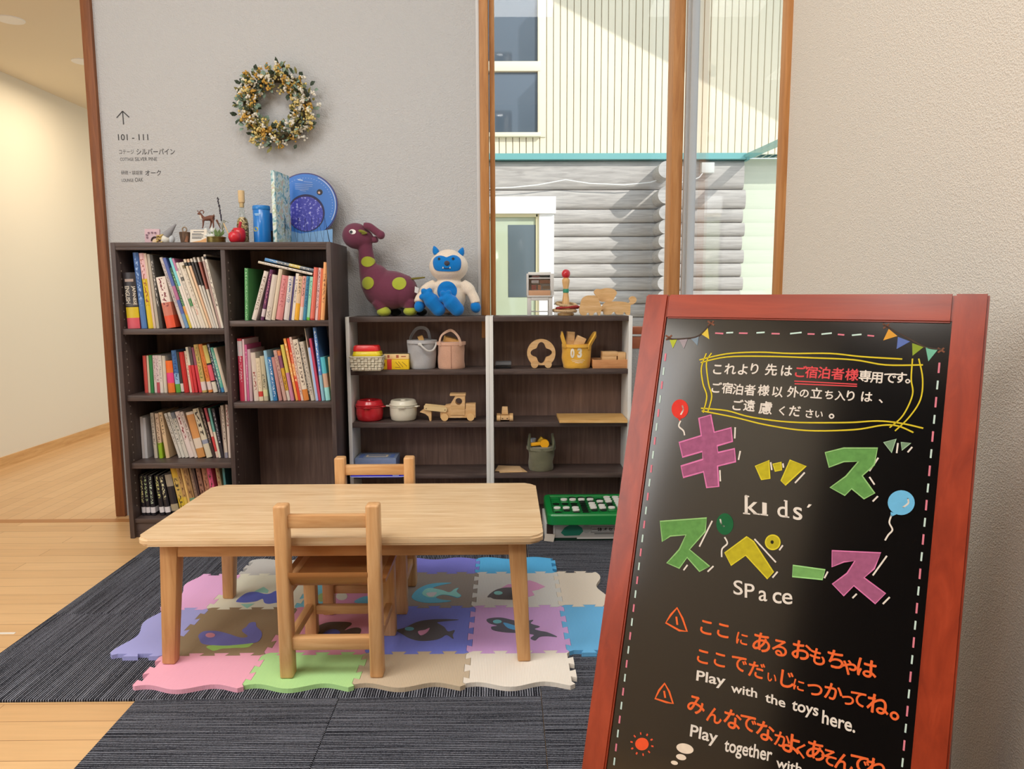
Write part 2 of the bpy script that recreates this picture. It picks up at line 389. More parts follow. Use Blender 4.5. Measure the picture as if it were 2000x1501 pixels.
# ------------------------------------------------------------------ shared materials
WY = 3.30           # back wall face
WX = 0.77           # right wall face
CX = -2.93          # corridor / left wall face
CEIL = 3.4
DARK = wood('dark_wood_laminate', (66, 54, 51), (80, 67, 64), (96, 82, 77), 'Z', 2, .5, 16)
DARKX = wood('dark_wood_laminate_shelf', (66, 54, 51), (82, 69, 65), (100, 85, 80), 'X', 2, .42, 16)
DARKB = wood('dark_wood_back_panel', (100, 80, 72), (118, 95, 86), (136, 111, 100), 'Z', 1.2, .5, 18)
WHITE_LAM = plain((226, 226, 222), .45, 'white_laminate')
TABLE = wood('pale_birch', (206, 170, 126), (222, 190, 148), (232, 206, 168), 'X', 1.6, .38, 11, coat=.15)
TABLEZ = wood('birch_leg', (190, 138, 88), (206, 156, 104), (218, 172, 120), 'Z', 1.6, .42, 11)
TABLEA = wood('birch_apron', (190, 138, 88), (206, 156, 104), (218, 172, 120), 'X', 1.6, .42, 11)
CHZ = wood('beech_upright', (196, 144, 92), (212, 164, 112), (226, 182, 132), 'Z', 1.7, .42, 10, coat=.1)
CHX = wood('beech_rail', (196, 144, 92), (212, 164, 112), (226, 182, 132), 'X', 1.7, .42, 10, coat=.1)
CHY = wood('beech_side_rail', (196, 144, 92), (212, 164, 112), (226, 182, 132), 'Y', 1.7, .42, 10, coat=.1)
SEATM = wood('seat_veneer', (168, 112, 62), (182, 124, 70), (194, 138, 82), 'X', 1.2, .38, 10)
JAMB = wood('window_timber', (166, 110, 62), (186, 130, 76), (202, 148, 94), 'Z', 1.4, .5, 14)
TRIMM = wood('door_trim_timber', (112, 66, 38), (132, 80, 46), (148, 94, 56), 'Z', 1.4, .5, 14)
TOYW = wood('toy_beech', (204, 160, 106), (218, 178, 126), (228, 192, 146), 'X', 4, .55, 8)
PINE = wood('pine_board', (206, 156, 88), (222, 176, 108), (232, 192, 130), 'X', 3, .5, 10)
BLACK = plain((18, 18, 20), .5, 'black')
WHITE = plain((232, 231, 228), .5, 'white')

# ================================================================== ROOM
WALL = wall_mat('wall_cloth_grey', (193, 195, 197))
WALLR = wall_mat('wall_cloth_right', (206, 200, 190), 360, .4, .003)
WALLC = plain((226, 214, 192), .9, 'corridor_plaster', .2)
OAK = planks('oak_floor', 0, [(206, 162, 110), (218, 176, 124), (150, 106, 64)])
OAKY = planks('oak_floor_corridor', PI/2, [(204, 160, 110), (216, 174, 124), (150, 106, 64)], .07)
def bx(x0, x1, y0, y1, z0, z1): return MB().box(((x0+x1)/2, (y0+y1)/2, (z0+z1)/2), (x1-x0, y1-y0, z1-z0))
struct('floor', bx(CX, WX, -3.2, 3.2, -.05, 0), OAK, 'honey oak plank floor', 0)
struct('floor_corridor', bx(CX, -1.62, 3.245, 9, -.05, 0), OAKY, 'oak plank floor of the corridor', 0)
struct('trim_1', bx(CX, -1.62, 3.2, 3.245, -.05, .001), plain((176, 122, 70), .5), 'sliding door sill across the floor', 0)
struct('trim_2', bx(CX, -1.46, 2.108, 2.118, -.01, .0012), plain((226, 222, 214), .3), 'pale metal rail let into the floor', 0)
struct('ceiling', bx(CX, WX, -3.2, WY+.1, CEIL, CEIL+.1), plain((222, 216, 206), .9, 'ceiling_paint', .2), 'room ceiling', 0)
struct('ceiling_corridor', bx(CX, -1.72, WY+.06, 9, 2.29, 2.35), plain((226, 214, 190), .9, 'corridor_ceiling_paint', .2), 'low ceiling of the corridor', 0)
# left wall with a window behind the camera's left shoulder
mb = MB()
for a in ((-2.0, -.7, 0, CEIL), (1.4, 9, 0, CEIL), (-.7, 1.4, 0, .85), (-.7, 1.4, 2.6, CEIL)):
    mb.box((CX-.05, (a[0]+a[1])/2, (a[2]+a[3])/2), (.1, a[1]-a[0], a[3]-a[2]))
struct('wall_left_rear', bx(CX-.1, CX+.004, -3.2, -2.0, 0, CEIL), wood('dark_panelling_side', (40, 28, 20), (56, 40, 28), (70, 50, 36), 'Z', 1, .8), 'dark panelled end of the left wall behind the camera', 0)
struct('wall_left', mb, WALLC, 'warm cream wall of the corridor', 0)
struct('baseboard_left', bx(CX, CX+.012, 1.4, 9, 0, .063), wood('baseboard_oak', (196, 146, 88), (210, 162, 104), (222, 178, 122), 'Y', 1.5, .5), 'oak baseboard of the corridor wall')
struct('wall_corridor_end', bx(CX, -1.6, 9, 9.1, 0, 2.4), WALLC, 'corridor end wall', 0)
struct('wall_rear', bx(CX, WX+.1, -3.3, -3.2, 0, CEIL), wood('dark_panelling', (40, 28, 20), (56, 40, 28), (70, 50, 36), 'Z', 1, .8), 'dark panelled wall behind the camera', 0)
# back wall: solid left part, header over the corridor opening
XL, XW0 = -1.765, -.103     # trim left edge, window frame left edge
mb = MB()
mb.box(((XL+.04+XW0)/2, WY+.06, CEIL/2), (XW0-XL-.04, .12, CEIL))
mb.box(((CX+XL)/2, WY+.06, (2.29+CEIL)/2), (XL-CX+.08, .12, CEIL-2.29))
struct('wall_back', mb, WALL, 'pale grey textured back wall', 0)
struct('trim_3', MB().box((XL+.02, WY+.055, CEIL/2), (.042, .15, CEIL), bev=.003), TRIMM, 'brown timber jamb at the corridor opening')
# right wall with side window opening (Y 2.09 .. 3.3)
JY = 2.09
struct('wall_right', bx(WX, WX+.12, -3.2, JY-.02, 0, CEIL), WALLR, 'cream textured right wall', 0)
WB = .80
struct('wall_right_sill', bx(WX, WX+.12, JY-.02, WY+.1, 0, WB-.05), WALLR, 'wall below the side window', 0)
struct('wall_back_sill', bx(XW0, WX, WY, WY+.12, 0, WB-.05), WALL, 'wall below the back window', 0)
# window 1: back window
def frame_part(name, mat, parent, boxes, bev=.003):
    m_ = MB()
    for x0, x1, y0, y1, z0, z1 in boxes: m_.box(((x0+x1)/2, (y0+y1)/2, (z0+z1)/2), (x1-x0, y1-y0, z1-z0), bev=bev)
    return m_.done(name, mat, parent)
GL = glass_mat('window_glass')
wn = thing('window_1', 'tall timber framed window beside the grey wall', None, (0, WY, 0)); tag(wn, kind='structure')
wn.location = (0, 0, 0)
frame_part('window_frame', JAMB, wn, [(-.103, -.066, WY-.02, WY+.1, WB, CEIL), (-.062, -.04, WY+.01, WY+.09, WB, CEIL)])
frame_part('window_mullion', JAMB, wn, [(.720, .768, WY-.02, WY+.09, WB, CEIL)])
frame_part('window_sill', plain((172, 98, 66), .5, 'red_brown_sill'), wn, [(-.103, WX, WY-.006, WY+.1, WB-.05, WB), (-.103, WX, WY+.02, WY+.09, WB+.012, WB+.045)])
frame_part('window_edge', plain((206, 208, 210), .4), wn, [(-.118, -.103, WY-.012, WY+.02, WB, CEIL)])
frame_part('pane', GL, wn, [(-.04, .712, WY+.045, WY+.051, WB+.045, CEIL)], 0)
wn2 = thing('window_2', 'side window pane meeting the back window at the corner', None); tag(wn2, kind='structure')
frame_part('window_frame', plain((176, 178, 178), .4, 'grey_metal'), wn2, [(WX, WX+.05, WY-.05, WY-.02, WB, CEIL), (WX+.012, WX+.04, WY-.075, WY-.05, WB, CEIL)])
frame_part('window_jamb', JAMB, wn2, [(WX-.012, WX+.10, JY-.02, JY+.03, WB-.04, CEIL)])
frame_part('window_sill', JAMB, wn2, [(WX-.01, WX+.1, JY, WY-.02, WB-.05, WB)])
frame_part('pane', GL, wn2, [(WX+.024, WX+.03, JY+.03, WY-.07, WB, CEIL)], 0)
wn3 = thing('window_3', 'left wall window out of view', None); tag(wn3, kind='structure')
frame_part('window_frame', JAMB, wn3, [(CX-.08, CX+.01, -.7, -.64, .85, 2.6), (CX-.08, CX+.01, 1.34, 1.4, .85, 2.6), (CX-.08, CX+.01, -.64, 1.34, .85, .9), (CX-.08, CX+.01, -.64, 1.34, 2.55, 2.6)])
# corridor ceiling lights
for px, py in ((20, 38), (163, 120)):
    p = at_z(px, py, 2.29)
    t = thing('downlight', 'round recessed downlight in the corridor ceiling, %s' % ('nearest the photo corner' if px < 100 else 'half hidden by the brown timber jamb'), 'light', p, 0, 'corridor downlights')
    MB().lathe([(.052, -.004), (.06, -.004), (.062, 0), (.05, 0)], seg=28).done('trim_ring', WHITE, t)
    MB().lathe([(0, -.002), (.05, -.002), (.05, .0), (0, 0)], seg=28).done('lens', plain((240, 236, 226), .3), t)

# ================================================================== OUTSIDE
tag(struct('ground', bx(-14, 14, WY+.3, 18, -.4, -.3), plain((176, 172, 160), .9, 'gravel', .2, .15, 6), 'pale gravel yard outside', 0))
FY = 8.0
CREAM = plain((234, 223, 197), .7, 'cream_board', .3, .05, 2)
TEALM = plain((112, 172, 172), .5, 'teal_metal')
LOGM = wood('weathered_log', (156, 151, 146), (178, 173, 168), (194, 189, 182), 'X', 1.2, .8, 12)
DGL = plain((86, 98, 110), .06, 'dark_glass', .8)
hb = thing('building', 'neighbouring lodge with cream board upper wall over a grey log wall, outside the window', 'building', (1.2, FY, -.3))
def loc(p): return V(p)-V((1.2, FY, -.3))
ZF0, ZF1 = 2.372, 2.433
mb = MB(); pitch = .0705; x = -4.0; i = 0
while x < 7:
    mb.box(loc((x+pitch/2, FY+.1, (ZF1+7.2)/2)), (pitch-.007, .2, 7.2-ZF1), bev=.003, seg=1); x += pitch
mb.box(loc((1.5, FY+.13, (ZF1+7.2)/2)), (11, .2, 7.2-ZF1))
mb.done('siding_wall', CREAM, hb)
mb = MB()
mb.box(loc((-.7, FY-.03, (ZF0+ZF1)/2)), (6.44, .1, ZF1-ZF0)).box(loc((2.535, FY-.03, (ZF0+ZF1)/2-.01)), (.03, .12, ZF1-ZF0))
mb.bar(loc((2.54, FY-.02, ZF0+.03)), loc((2.66, 7.0, ZF0+.045)), .03, .1, up=(1, 0, 0))
mb.done('flashing', TEALM, hb)
# logs (rows) as one wall, convex face
rows = []; z = ZF0
for hgt in (.30, .20)+(.142,)*17: rows.append((z-hgt, z)); z -= hgt
def log_wall(x0, x1, y, name, wav=0):
    m_ = MB()
    for q, (za, zb) in enumerate(rows):
        zc, hh = (za+zb)/2, (zb-za)/2; prof = []
        for k in range(9):
            a = -PI/2+PI*k/8
            prof.append((y-.05*math.cos(a)**.6 if abs(math.cos(a)) > 1e-4 else y, zc+hh*math.sin(a)))
        xe = x1+(wav*((q % 2)*2-1) if wav else 0)
        m_.prism([loc((x0, p[0], p[1])) for p in prof]+[loc((x0, y+.12, zb)), loc((x0, y+.12, za))], (xe-x0, 0, 0))
    return m_.done(name, LOGM, hb, smooth=50)
log_wall(-4, 1.64, FY+.02, 'log_wall')
log_wall(1.64, 2.53, FY+.02, 'log_wall', .012)
for q, (za, zb) in enumerate(rows):
    r_ = min((zb-za)/2, .085)
    MB().cyl(loc((1.632, FY-.36, (za+zb)/2)), loc((1.632, FY+.02, (za+zb)/2)), r_, seg=18).done('log_end', LOGM, hb)
MB().box(loc((3.7, FY+.35, 1.06)), (2.6, .2, 2.74)).done('rendered_wall', plain((214, 222, 200), .8, 'pale_green_render'), hb)
# roof with rake overhang (above the view; shades the upper wall)
sl = -.504
mb = MB()
for x0, x1, s_ in ((-1.6, 7.0, sl), (-8, -1.6, -sl)):
    zz = lambda X: 5.27+sl*(-1.6-1.99)+(sl*(X+1.6) if X >= -1.6 else -sl*(X+1.6))
    a = [(x0, FY-1.2, zz(x0)), (x1, FY-1.2, zz(x1)), (x1, FY+3, zz(x1)), (x0, FY+3, zz(x0))]
    mb.prism([loc(p) for p in a], (0, 0, .16))
mb.done('roof', TEALM, hb)
def pz(x, y, Y=FY): return at_y(x, y, Y)
def rect_part(name, mat, x0, y0, x1, y1, Yf, Yb, parent, bev=.004):
    a, b_ = pz(x0, y0), pz(x1, y1)
    return MB().box(loc(((a.x+b_.x)/2, (Yf+Yb)/2, (a.z+b_.z)/2)), (abs(b_.x-a.x), abs(Yb-Yf), abs(a.z-b_.z)), bev=bev).done(name, mat, parent)
# upper window
fr = rect_part('window', CREAM, 880, -60, 1066, 268, FY-.01, FY+.05, hb)
for y0, y1 in ((-50, 121), (142, 259)):
    rect_part('pane', DGL, 884, y0, 1050, y1, FY-.015, FY+.02, fr)
rect_part('rail', CREAM, 880, 122, 1055, 141, FY-.045, FY+.02, fr)
rect_part('rail', CREAM, 880, 260, 1056, 268, FY-.045, FY+.02, fr)
rect_part('stile', CREAM, 1050, -60, 1056, 262, FY-.04, FY+.02, fr)
# lower window
WHT = plain((246, 246, 244), .5, 'white_paint_outside')
fr = rect_part('window', WHT, 1052, 400, 1080, 760, FY-.1, FY+.05, hb)
rect_part('head_casing', WHT, 860, 387, 1084, 419, FY-.13, FY+.05, fr)
rect_part('stile', plain((228, 220, 180), .5), 1046, 419, 1053, 760, FY-.08, FY+.05, fr)
rect_part('rail', plain((228, 220, 180), .5), 860, 419, 1050, 425, FY-.08, FY+.05, fr)
rect_part('pane', plain((176, 186, 160), .08, 'pale_glass', .8), 860, 425, 1047, 760, FY-.06, FY+.05, fr)
rect_part('dark_panel', plain((96, 108, 114), .2, 'dark_pane'), 992, 440, 1046, 580, FY-.065, FY-.05, fr)  # darker rectangle set over part of the pale pane
mb = MB().tube([loc(at_y(x, y, FY-.09)) for x, y in ((930, 371), (965, 367), (1000, 366), (1050, 361), (1105, 351), (1150, 358), (1220, 361), (1270, 356), (1300, 346))], .006, 6)
mb.done('cable', WHITE, hb)
rect_part('junction_box', plain((214, 216, 210), .5), 1366, 320, 1390, 340, FY-.1, FY, hb)
mb = MB().tube([loc(at_y(x, y, FY-.09)) for x, y in ((1330, 356), (1352, 352), (1366, 346), (1372, 338))], .006, 6); mb.done('cable', WHITE, hb)
# added unseen wall that keeps the low sun off the side window
wg = struct('wall_sun_blocker', bx(3.0, 3.3, -5, 2.4, -.3, 7), WALLR, 'added sun-blocking wall beyond the side wall, out of view', 0)

# ================================================================== CARPET TILES
XA, Y0 = -1.4146, 1.7323
CA, CB = carpet('carpet_stripes_long', 'Y'), carpet('carpet_stripes_cross', 'X')
edge = [XA, XA+.5, XA+1, XA+1.5, XA+2, WX-.002]
rowsy = {'nearest row': (Y0-1, Y0-.5), 'second nearest row': (Y0-.5, Y0), 'row under the table front': (Y0, Y0+.5), 'row under the table back': (Y0+.5, Y0+1), 'row by the shelves': (Y0+1, 0)}
cols = ['leftmost', 'second from the left', 'middle', 'fourth from the left', 'rightmost']
for ri, (rn, (ya, yb)) in enumerate(rowsy.items()):
    for ci in range(5):
        if ri < 2 and ci == 0: continue
        if ri == 0 and ci < 1: continue
        b_ = yb if ri < 4 else (2.87 if ci < 2 else 3.09)
        xa, xb = edge[ci], edge[ci+1]
        along = 'X' if (ri < 2 or ci >= 3) else 'Y'
        o = MB().box((0, 0, .0035), (xb-xa-.0012, b_-ya-.0012, .007), bev=.0015, seg=1).done('carpet_tile', CB if along == 'X' else CA, None, ((xa+xb)/2, (ya+b_)/2, 0))
        lab = 'dark striped carpet tile, %s in the %s' % (cols[ci], rn)
        tag(o, lab, 'carpet tile', 'dark striped carpet tiles')
CT = .007

# ================================================================== FOAM MATS
MT = .012; MZ = CT+MT
gx = [-.938, -.661, -.384, -.104, .173]; gy = [1.935, 2.235, 2.52]
GXL, GXR, GYF, GYB = -1.08, .315, 1.765, 2.665
def epath(p, q, n, h, s0=1, d=.0035):
    p, q = V((p[0], p[1])), V((q[0], q[1])); t = q-p; L = t.length; t /= L; nn = V((-t.y, t.x)); out = [p]
    for i in range(n):
        s_ = s0*(1 if i % 2 == 0 else -1)
        a = L*i/n; b_ = L*(i+1)/n
        out.append(p+t*(a+(.012 if i == 0 else -d))+nn*h*s_)
        out.append(p+t*(b_+(-.012 if i == n-1 else d))+nn*h*s_)
    out.append(q); return out
def wpath(p, q, amp, n=22, ph=0, waves=1.6):
    p, q = V((p[0], p[1])), V((q[0], q[1])); t = q-p; nn = V((-t.y, t.x)).normalized()
    return [p+t*(i/n)+nn*amp*math.sin(ph+2*PI*waves*i/n) for i in range(n+1)]
def tile_poly(x0, x1, y0, y1, wave=None):
    TH = .0075
    def hor(y, a, b_): return epath((a, y), (b_, y), 8 if b_-a > .2 else 4, TH)
    def ver(x, a, b_): return epath((x, a), (x, b_), 8 if b_-a > .2 else 5, TH)
    bt = wpath((x0, y0), (x1, y0), .012, ph=.6) if wave == 'B' else hor(y0, x0, x1)
    tp = wpath((x0, y1), (x1, y1), .010, ph=.4) if wave == 'T' else hor(y1, x0, x1)
    lf = wpath((x0, y0), (x0, y1), .012, ph=.8) if wave == 'L' else ver(x0, y0, y1)
    rg = wpath((x1, y0), (x1, y1), .012, ph=2.4) if wave == 'R' else ver(x1, y0, y1)
    pl = bt[:-1]+rg[:-1]+tp[::-1][:-1]+lf[::-1][:-1]
    out = []
    for p in pl:
        if not out or (p-out[-1]).length > 1e-5: out.append(p)
    return out
def mat_tile(x0, x1, y0, y1, col, label, wave=None):
    c = V(((x0+x1)/2, (y0+y1)/2)); pl = [(p-c)*.9965 for p in tile_poly(x0, x1, y0, y1, wave)]
    o = MB().prism([(p.x, p.y, 0) for p in pl], (0, 0, MT)).done('foam_mat_tile', foam(col), None, (c.x, c.y, CT), smooth=0)
    return tag(o, label, 'foam mat', 'jigsaw foam floor mats')
def inlay(tile, pts, col, name, lift=.0008):
    """pts in photo pixels, laid on the top of the tile"""
    q = [at_z(x, y, MZ) for x, y in pts]
    MB().prism([(p.x-tile.location.x, p.y-tile.location.y, MT-.004) for p in q], (0, 0, .004+lift)).done(name, foam(col), tile, smooth=0)
def z3(pts): return [(200+x/4, 1080+y/4) for x, y in pts]
def z4(pts): return [(680+x/3.846, 1060+y/3.846) for x, y in pts]
def z5(pts): return [(520+x/5.36, 1060+y/5.36) for x, y in pts]
def oval(cx, cy, rx, ry, n=16): return [(cx+rx*math.cos(2*PI*i/n), cy+ry*math.sin(2*PI*i/n)) for i in range(n)]
def X(pts): return [(p.x, p.y) for p in smooth_line([(a, b_, 0) for a, b_ in pts], 4, True)]
A1 = mat_tile(gx[0], gx[1], gy[0], gy[1], (150, 130, 102), 'brown foam mat tile with a blue whale inlay')
A2 = mat_tile(gx[1], gx[2], gy[0], gy[1], (226, 158, 184), 'rose pink foam mat tile with a brown fish, under the front chair')
A3 = mat_tile(gx[2], gx[3], gy[0], gy[1], (124, 136, 228), 'violet blue foam mat tile with a dark long-nosed fish')
A4 = mat_tile(gx[3], gx[4], gy[0], gy[1], (216, 172, 228), 'orchid purple foam mat tile with a dark whale inlay')
B1 = mat_tile(gx[0], gx[1], gy[1], gy[2], (228, 226, 206), 'off-white foam mat tile with a blue fish with mint fins')
B2 = mat_tile(gx[1], gx[2], gy[1], gy[2], (128, 204, 226), 'light blue foam mat tile with a pink fish, between the two chairs')
B3 = mat_tile(gx[2], gx[3], gy[1], gy[2], (158, 149, 141), 'grey brown foam mat tile with a cyan fish inlay')
B4 = mat_tile(gx[3], gx[4], gy[1], gy[2], (222, 222, 218), 'pale grey-white foam mat tile with a dark fish with pink fins')
EDGES = [
 (gx[0], gx[1], GYF, gy[0], (238, 172, 194), 'B', 'pink wavy front edge strip of the foam mat, under the left front table leg'),
 (gx[1], gx[2], GYF, gy[0], (178, 224, 152), 'B', 'light green wavy edge strip of the foam mat, under the front chair'),
 (gx[2], gx[3], GYF, gy[0], (200, 182, 156), 'B', 'taupe wavy front edge strip of the foam mat'),
 (gx[3], gx[4], GYF, gy[0], (236, 228, 216), 'B', 'cream white wavy front edge strip, under the right front table leg'),
 (gx[0], gx[1], gy[2], GYB, (196, 194, 190), 'T', 'light grey back edge strip of the foam mat, behind the off-white tile'),
 (gx[1], gx[2], gy[2], GYB, (232, 170, 200), 'T', 'pink back edge strip of the foam mat, behind the far chair'),
 (gx[2], gx[3], gy[2], GYB, (132, 134, 226), 'T', 'violet back edge strip of the foam mat'),
 (gx[3], gx[4], gy[2], GYB, (94, 188, 244), 'T', 'bright sky blue back edge strip of the foam mat'),
 (GXL, gx[0], gy[0], gy[1], (166, 168, 226), 'L', 'periwinkle blue left edge strip of the foam mat'),
 (GXL, gx[0], gy[1], gy[2], (236, 180, 226), 'L', 'orchid pink left edge strip of the foam mat'),
 (gx[4], GXR, gy[0], gy[1], (112, 188, 238), 'R', 'sky blue right edge strip of the foam mat'),
 (gx[4], GXR, gy[1], gy[2], (232, 222, 206), 'R', 'cream right edge strip of the foam mat')]
for x0, x1, y0, y1, c, wv, lb in EDGES: mat_tile(x0, x1, y0, y1, c, lb, wv)
inlay(A1, z3(X([(752,640),(790,612),(860,606),(930,615),(1000,635),(1060,655),(1110,660),(1135,645),(1090,605),(1125,575),(1150,545),(1195,540),(1205,575),(1240,610),(1245,650),(1215,690),(1150,705),(1060,715),(960,722),(860,718),(780,705),(757,670)])), (116, 118, 190), 'whale_body')
inlay(A1, z3(oval(843,642,38,18)), (220,150,170), 'eye', .0014)
inlay(A1, z3(X([(830,722),(1150,702),(1165,715),(1130,735),(1040,738),(980,742),(930,745),(880,760),(850,755)])), (160,206,110), 'fin', .0006)
inlay(B1, z3(X([(1045,375),(1075,345),(1130,310),(1200,302),(1265,318),(1310,315),(1355,295),(1420,300),(1400,350),(1420,385),(1365,385),(1300,395),(1265,385),(1250,355),(1200,375),(1120,385),(1060,382)])), (104,116,206), 'fish_body')
inlay(B1, z3([(1185,298),(1260,262),(1300,290),(1290,312),(1240,306)]), (160,216,200), 'fin', .0004)
inlay(B1, z3([(1080,398),(1190,392),(1130,430)]), (160,216,200), 'fin', .0004)
inlay(A2, z5(X([(510,900),(560,860),(650,830),(760,825),(870,830),(895,850),(850,885),(820,915),(880,895),(950,885),(990,900),(985,940),(940,970),(820,975),(760,1010),(640,1020),(510,970),(470,930)])), (96,82,72), 'fish_body')
inlay(A2, z5(X([(590,960),(650,915),(720,905),(770,930),(760,965),(680,985)])), (84,90,160), 'fin', .0014)
inlay(B2, z5(X([(600,590),(640,520),(740,490),(900,480),(1060,500),(1180,520),(1160,580),(1060,610),(900,640),(740,650)])), (226,156,196), 'fish_body')
inlay(B2, z5(oval(790,560,60,40)), (226,228,214), 'eye', .0014)
inlay(B2, z5(X([(920,620),(1000,570),(1090,560),(1120,600),(1040,635)])), (120,200,230), 'fin', .0014)
inlay(B2, z5(X([(540,560),(570,530),(610,530),(600,600),(560,610)])), (170,196,130), 'tail', .0006)
inlay(B3, z4(X([(480,395),(520,350),(590,315),(680,300),(775,300),(720,312),(650,330),(640,345),(700,352),(760,370),(800,345),(830,338),(815,365),(850,395),(820,412),(770,398),(710,390),(660,408),(700,425),(775,435),(700,447),(600,450),(530,440),(485,420)])), (108,196,228), 'fish_body')
inlay(B3, z4(X([(555,380),(600,340),(700,353),(760,372),(800,347),(826,342),(812,365),(845,395),(820,408),(770,395),(700,390),(650,408),(600,408)])), (160,232,226), 'fish_stripe', .0012)
inlay(B3, z4(X([(590,378),(665,373),(640,402),(605,403)])), (226,226,230), 'eye', .0016)
inlay(B4, z4(X([(1045,405),(1080,370),(1130,345),(1200,335),(1290,340),(1340,370),(1345,410),(1290,425),(1200,425),(1100,420),(1070,408)])), (108,104,108), 'fish_body')
inlay(B4, z4(oval(1127,377,33,14)), (146,214,210), 'eye', .0014)
inlay(B4, z4([(1150,338),(1200,310),(1290,305),(1360,280),(1410,295),(1480,328),(1430,350),(1380,360),(1400,392),(1352,405),(1347,370),(1292,337),(1200,332)]), (226,164,206), 'fin', .0006)
inlay(A3, z4(X([(365,655),(430,635),(500,600),(580,580),(700,572),(830,577),(720,588),(668,598),(720,630),(750,665),(800,655),(785,690),(790,720),(740,690),(700,712),(640,730),(540,735),(460,715),(400,680)])), (98,98,106), 'fish_body')
inlay(A3, z4(oval(460,646,35,14)), (112,190,220), 'eye', .0014)
inlay(A3, z4(X([(525,665),(575,655),(612,640),(590,675),(545,695)])), (226,164,206), 'fin', .0014)
inlay(A4, z4(X([(1040,575),(1090,562),(1160,562),(1240,580),(1320,590),(1390,578),(1372,605),(1440,628),(1400,645),(1440,660),(1500,672),(1570,705),(1500,700),(1440,705),(1405,732),(1370,715),(1395,690),(1330,680),(1250,675),(1170,670),(1090,655),(1075,630),(1120,622),(1060,602)])), (100,100,114), 'whale_body')
inlay(A4, z4(oval(1120,592,33,14)), (128,206,216), 'eye', .0014)
inlay(A4, z4(X([(1165,600),(1230,615),(1280,635),(1270,655),(1200,640)])), (100,176,232), 'belly', .0014)

# ================================================================== TABLE
TZ = .378
tb = thing('kids_table', 'low pale birch children\'s table standing on the foam mat', 'table', (-.427, 2.11, MZ))
tx0, tx1, ty0, ty1 = -.524, .524, -.268, .272
def rrect(x0, x1, y0, y1, r, n=5):
    out = []
    for cx, cy, a0 in ((x1-r, y1-r, 0), (x0+r, y1-r, PI/2), (x0+r, y0+r, PI), (x1-r, y0+r, 1.5*PI)):
        out += [(cx+r*math.cos(a0+PI/2*k/n), cy+r*math.sin(a0+PI/2*k/n)) for k in range(n+1)]
    return out
mb = MB().prism([(x, y, TZ-MZ-.021) for x, y in rrect(tx0, tx1, ty0, ty1, .035)], (0, 0, .021))
bmesh.ops.bevel(mb.bm, geom=[e for e in mb.bm.edges if abs(e.verts[0].co.z-e.verts[1].co.z) < 1e-6], offset=.006, segments=3, affect='EDGES')
mb.done('tabletop', TABLE, tb, smooth=50)
lx, ly = (.459-.022, ), (.225, )
for sx in (-1, 1):
    for sy in (-1, 1):
        top = V((sx*.455, sy*.205, TZ-MZ-.021)); bot = V((sx*.474, sy*.214, 0))
        MB().bar(bot, top, .048, .048, bev=.005, taper=.72).done('leg', TABLEZ, tb)
for sy in (-1, 1): MB().box((0, sy*.216, TZ-MZ-.043), (.87, .02, .042), bev=.002).done('apron', TABLEA, tb)
for sx in (-1, 1): MB().box((sx*.466, 0, TZ-MZ-.043), (.02, .37, .042), bev=.002).done('apron', TABLEA, tb)

# ================================================================== CHAIRS (origin under the middle of the seat, back at -Y)
def chair(label, x, y, rz, wdt, dep, hb_, group='children\'s beech chairs'):
    t = thing('kids_chair', label, 'chair', (x, y, MZ), rz, group); s_ = .034; hx = wdt/2-s_/2; hz = .252
    for sx in (-1, 1):
        MB().box((sx*hx, -dep/2+.02, hb_/2), (s_, .040, hb_), bev=.006, seg=3).done('back_leg', CHZ, t)
        MB().box((sx*(hx-.002), dep/2-.02, hz/2-.004), (s_, .034, hz-.008), bev=.004).done('front_leg', CHZ, t)
        MB().box((sx*(hx-.002), 0, .088), (.02, dep-.05, .024), bev=.003).done('side_stretcher', CHY, t)
        MB().box((sx*(hx-.004), 0, hz-.022), (.02, dep-.05, .034), bev=.003).done('seat_rail', CHY, t)
    MB().box((0, -dep/2+.02, hb_-.044), (wdt-2*s_+.004, .022, .034), bev=.004).done('back_rail', CHX, t)
    MB().box((0, -dep/2+.02, .090), (wdt-2*s_+.004, .026, .034), bev=.004).done('rear_stretcher', CHX, t)
    MB().box((0, dep/2-.022, .078), (wdt-2*s_+.004, .02, .026), bev=.003).done('front_stretcher', CHX, t)
    # seat with a turned-up rear lip
    m_ = MB(); prof = [(-dep/2+.0, .288), (-dep/2+.018, .262), (-dep/2+.05, .252), (dep*.2, .250), (dep/2+.018, .254), (dep/2+.024, .258)]
    prof = [(p.x, p.y) for p in smooth_line([(a, b_, 0) for a, b_ in prof], 4)]
    pl = [(a, b_) for a, b_ in prof]+[(a, b_+.011) for a, b_ in prof[::-1]]
    hw = wdt/2-s_+.001
    m_.prism([(-hw, a, b_-.016) for a, b_ in pl], (2*hw, 0, 0))
    for sx in (-1, 1):      # the wider part in front of the back legs
        q = [(a, b_) for a, b_ in pl if a > -dep/2+.0415]
        m_.prism([(sx*hw, a, b_-.016) for a, b_ in q], (sx*(s_+.004), 0, 0))
    m_.done('seat', SEATM, t, smooth=40)
    return t
chair('pale beech child\'s chair in front of the table, its back to the viewer', -.449, 1.935, 0, .264, .272, .474-MZ)
chair('pale beech child\'s chair on the far side of the table, facing it', -.4335, 2.305, PI, .262, .26, .462-MZ)

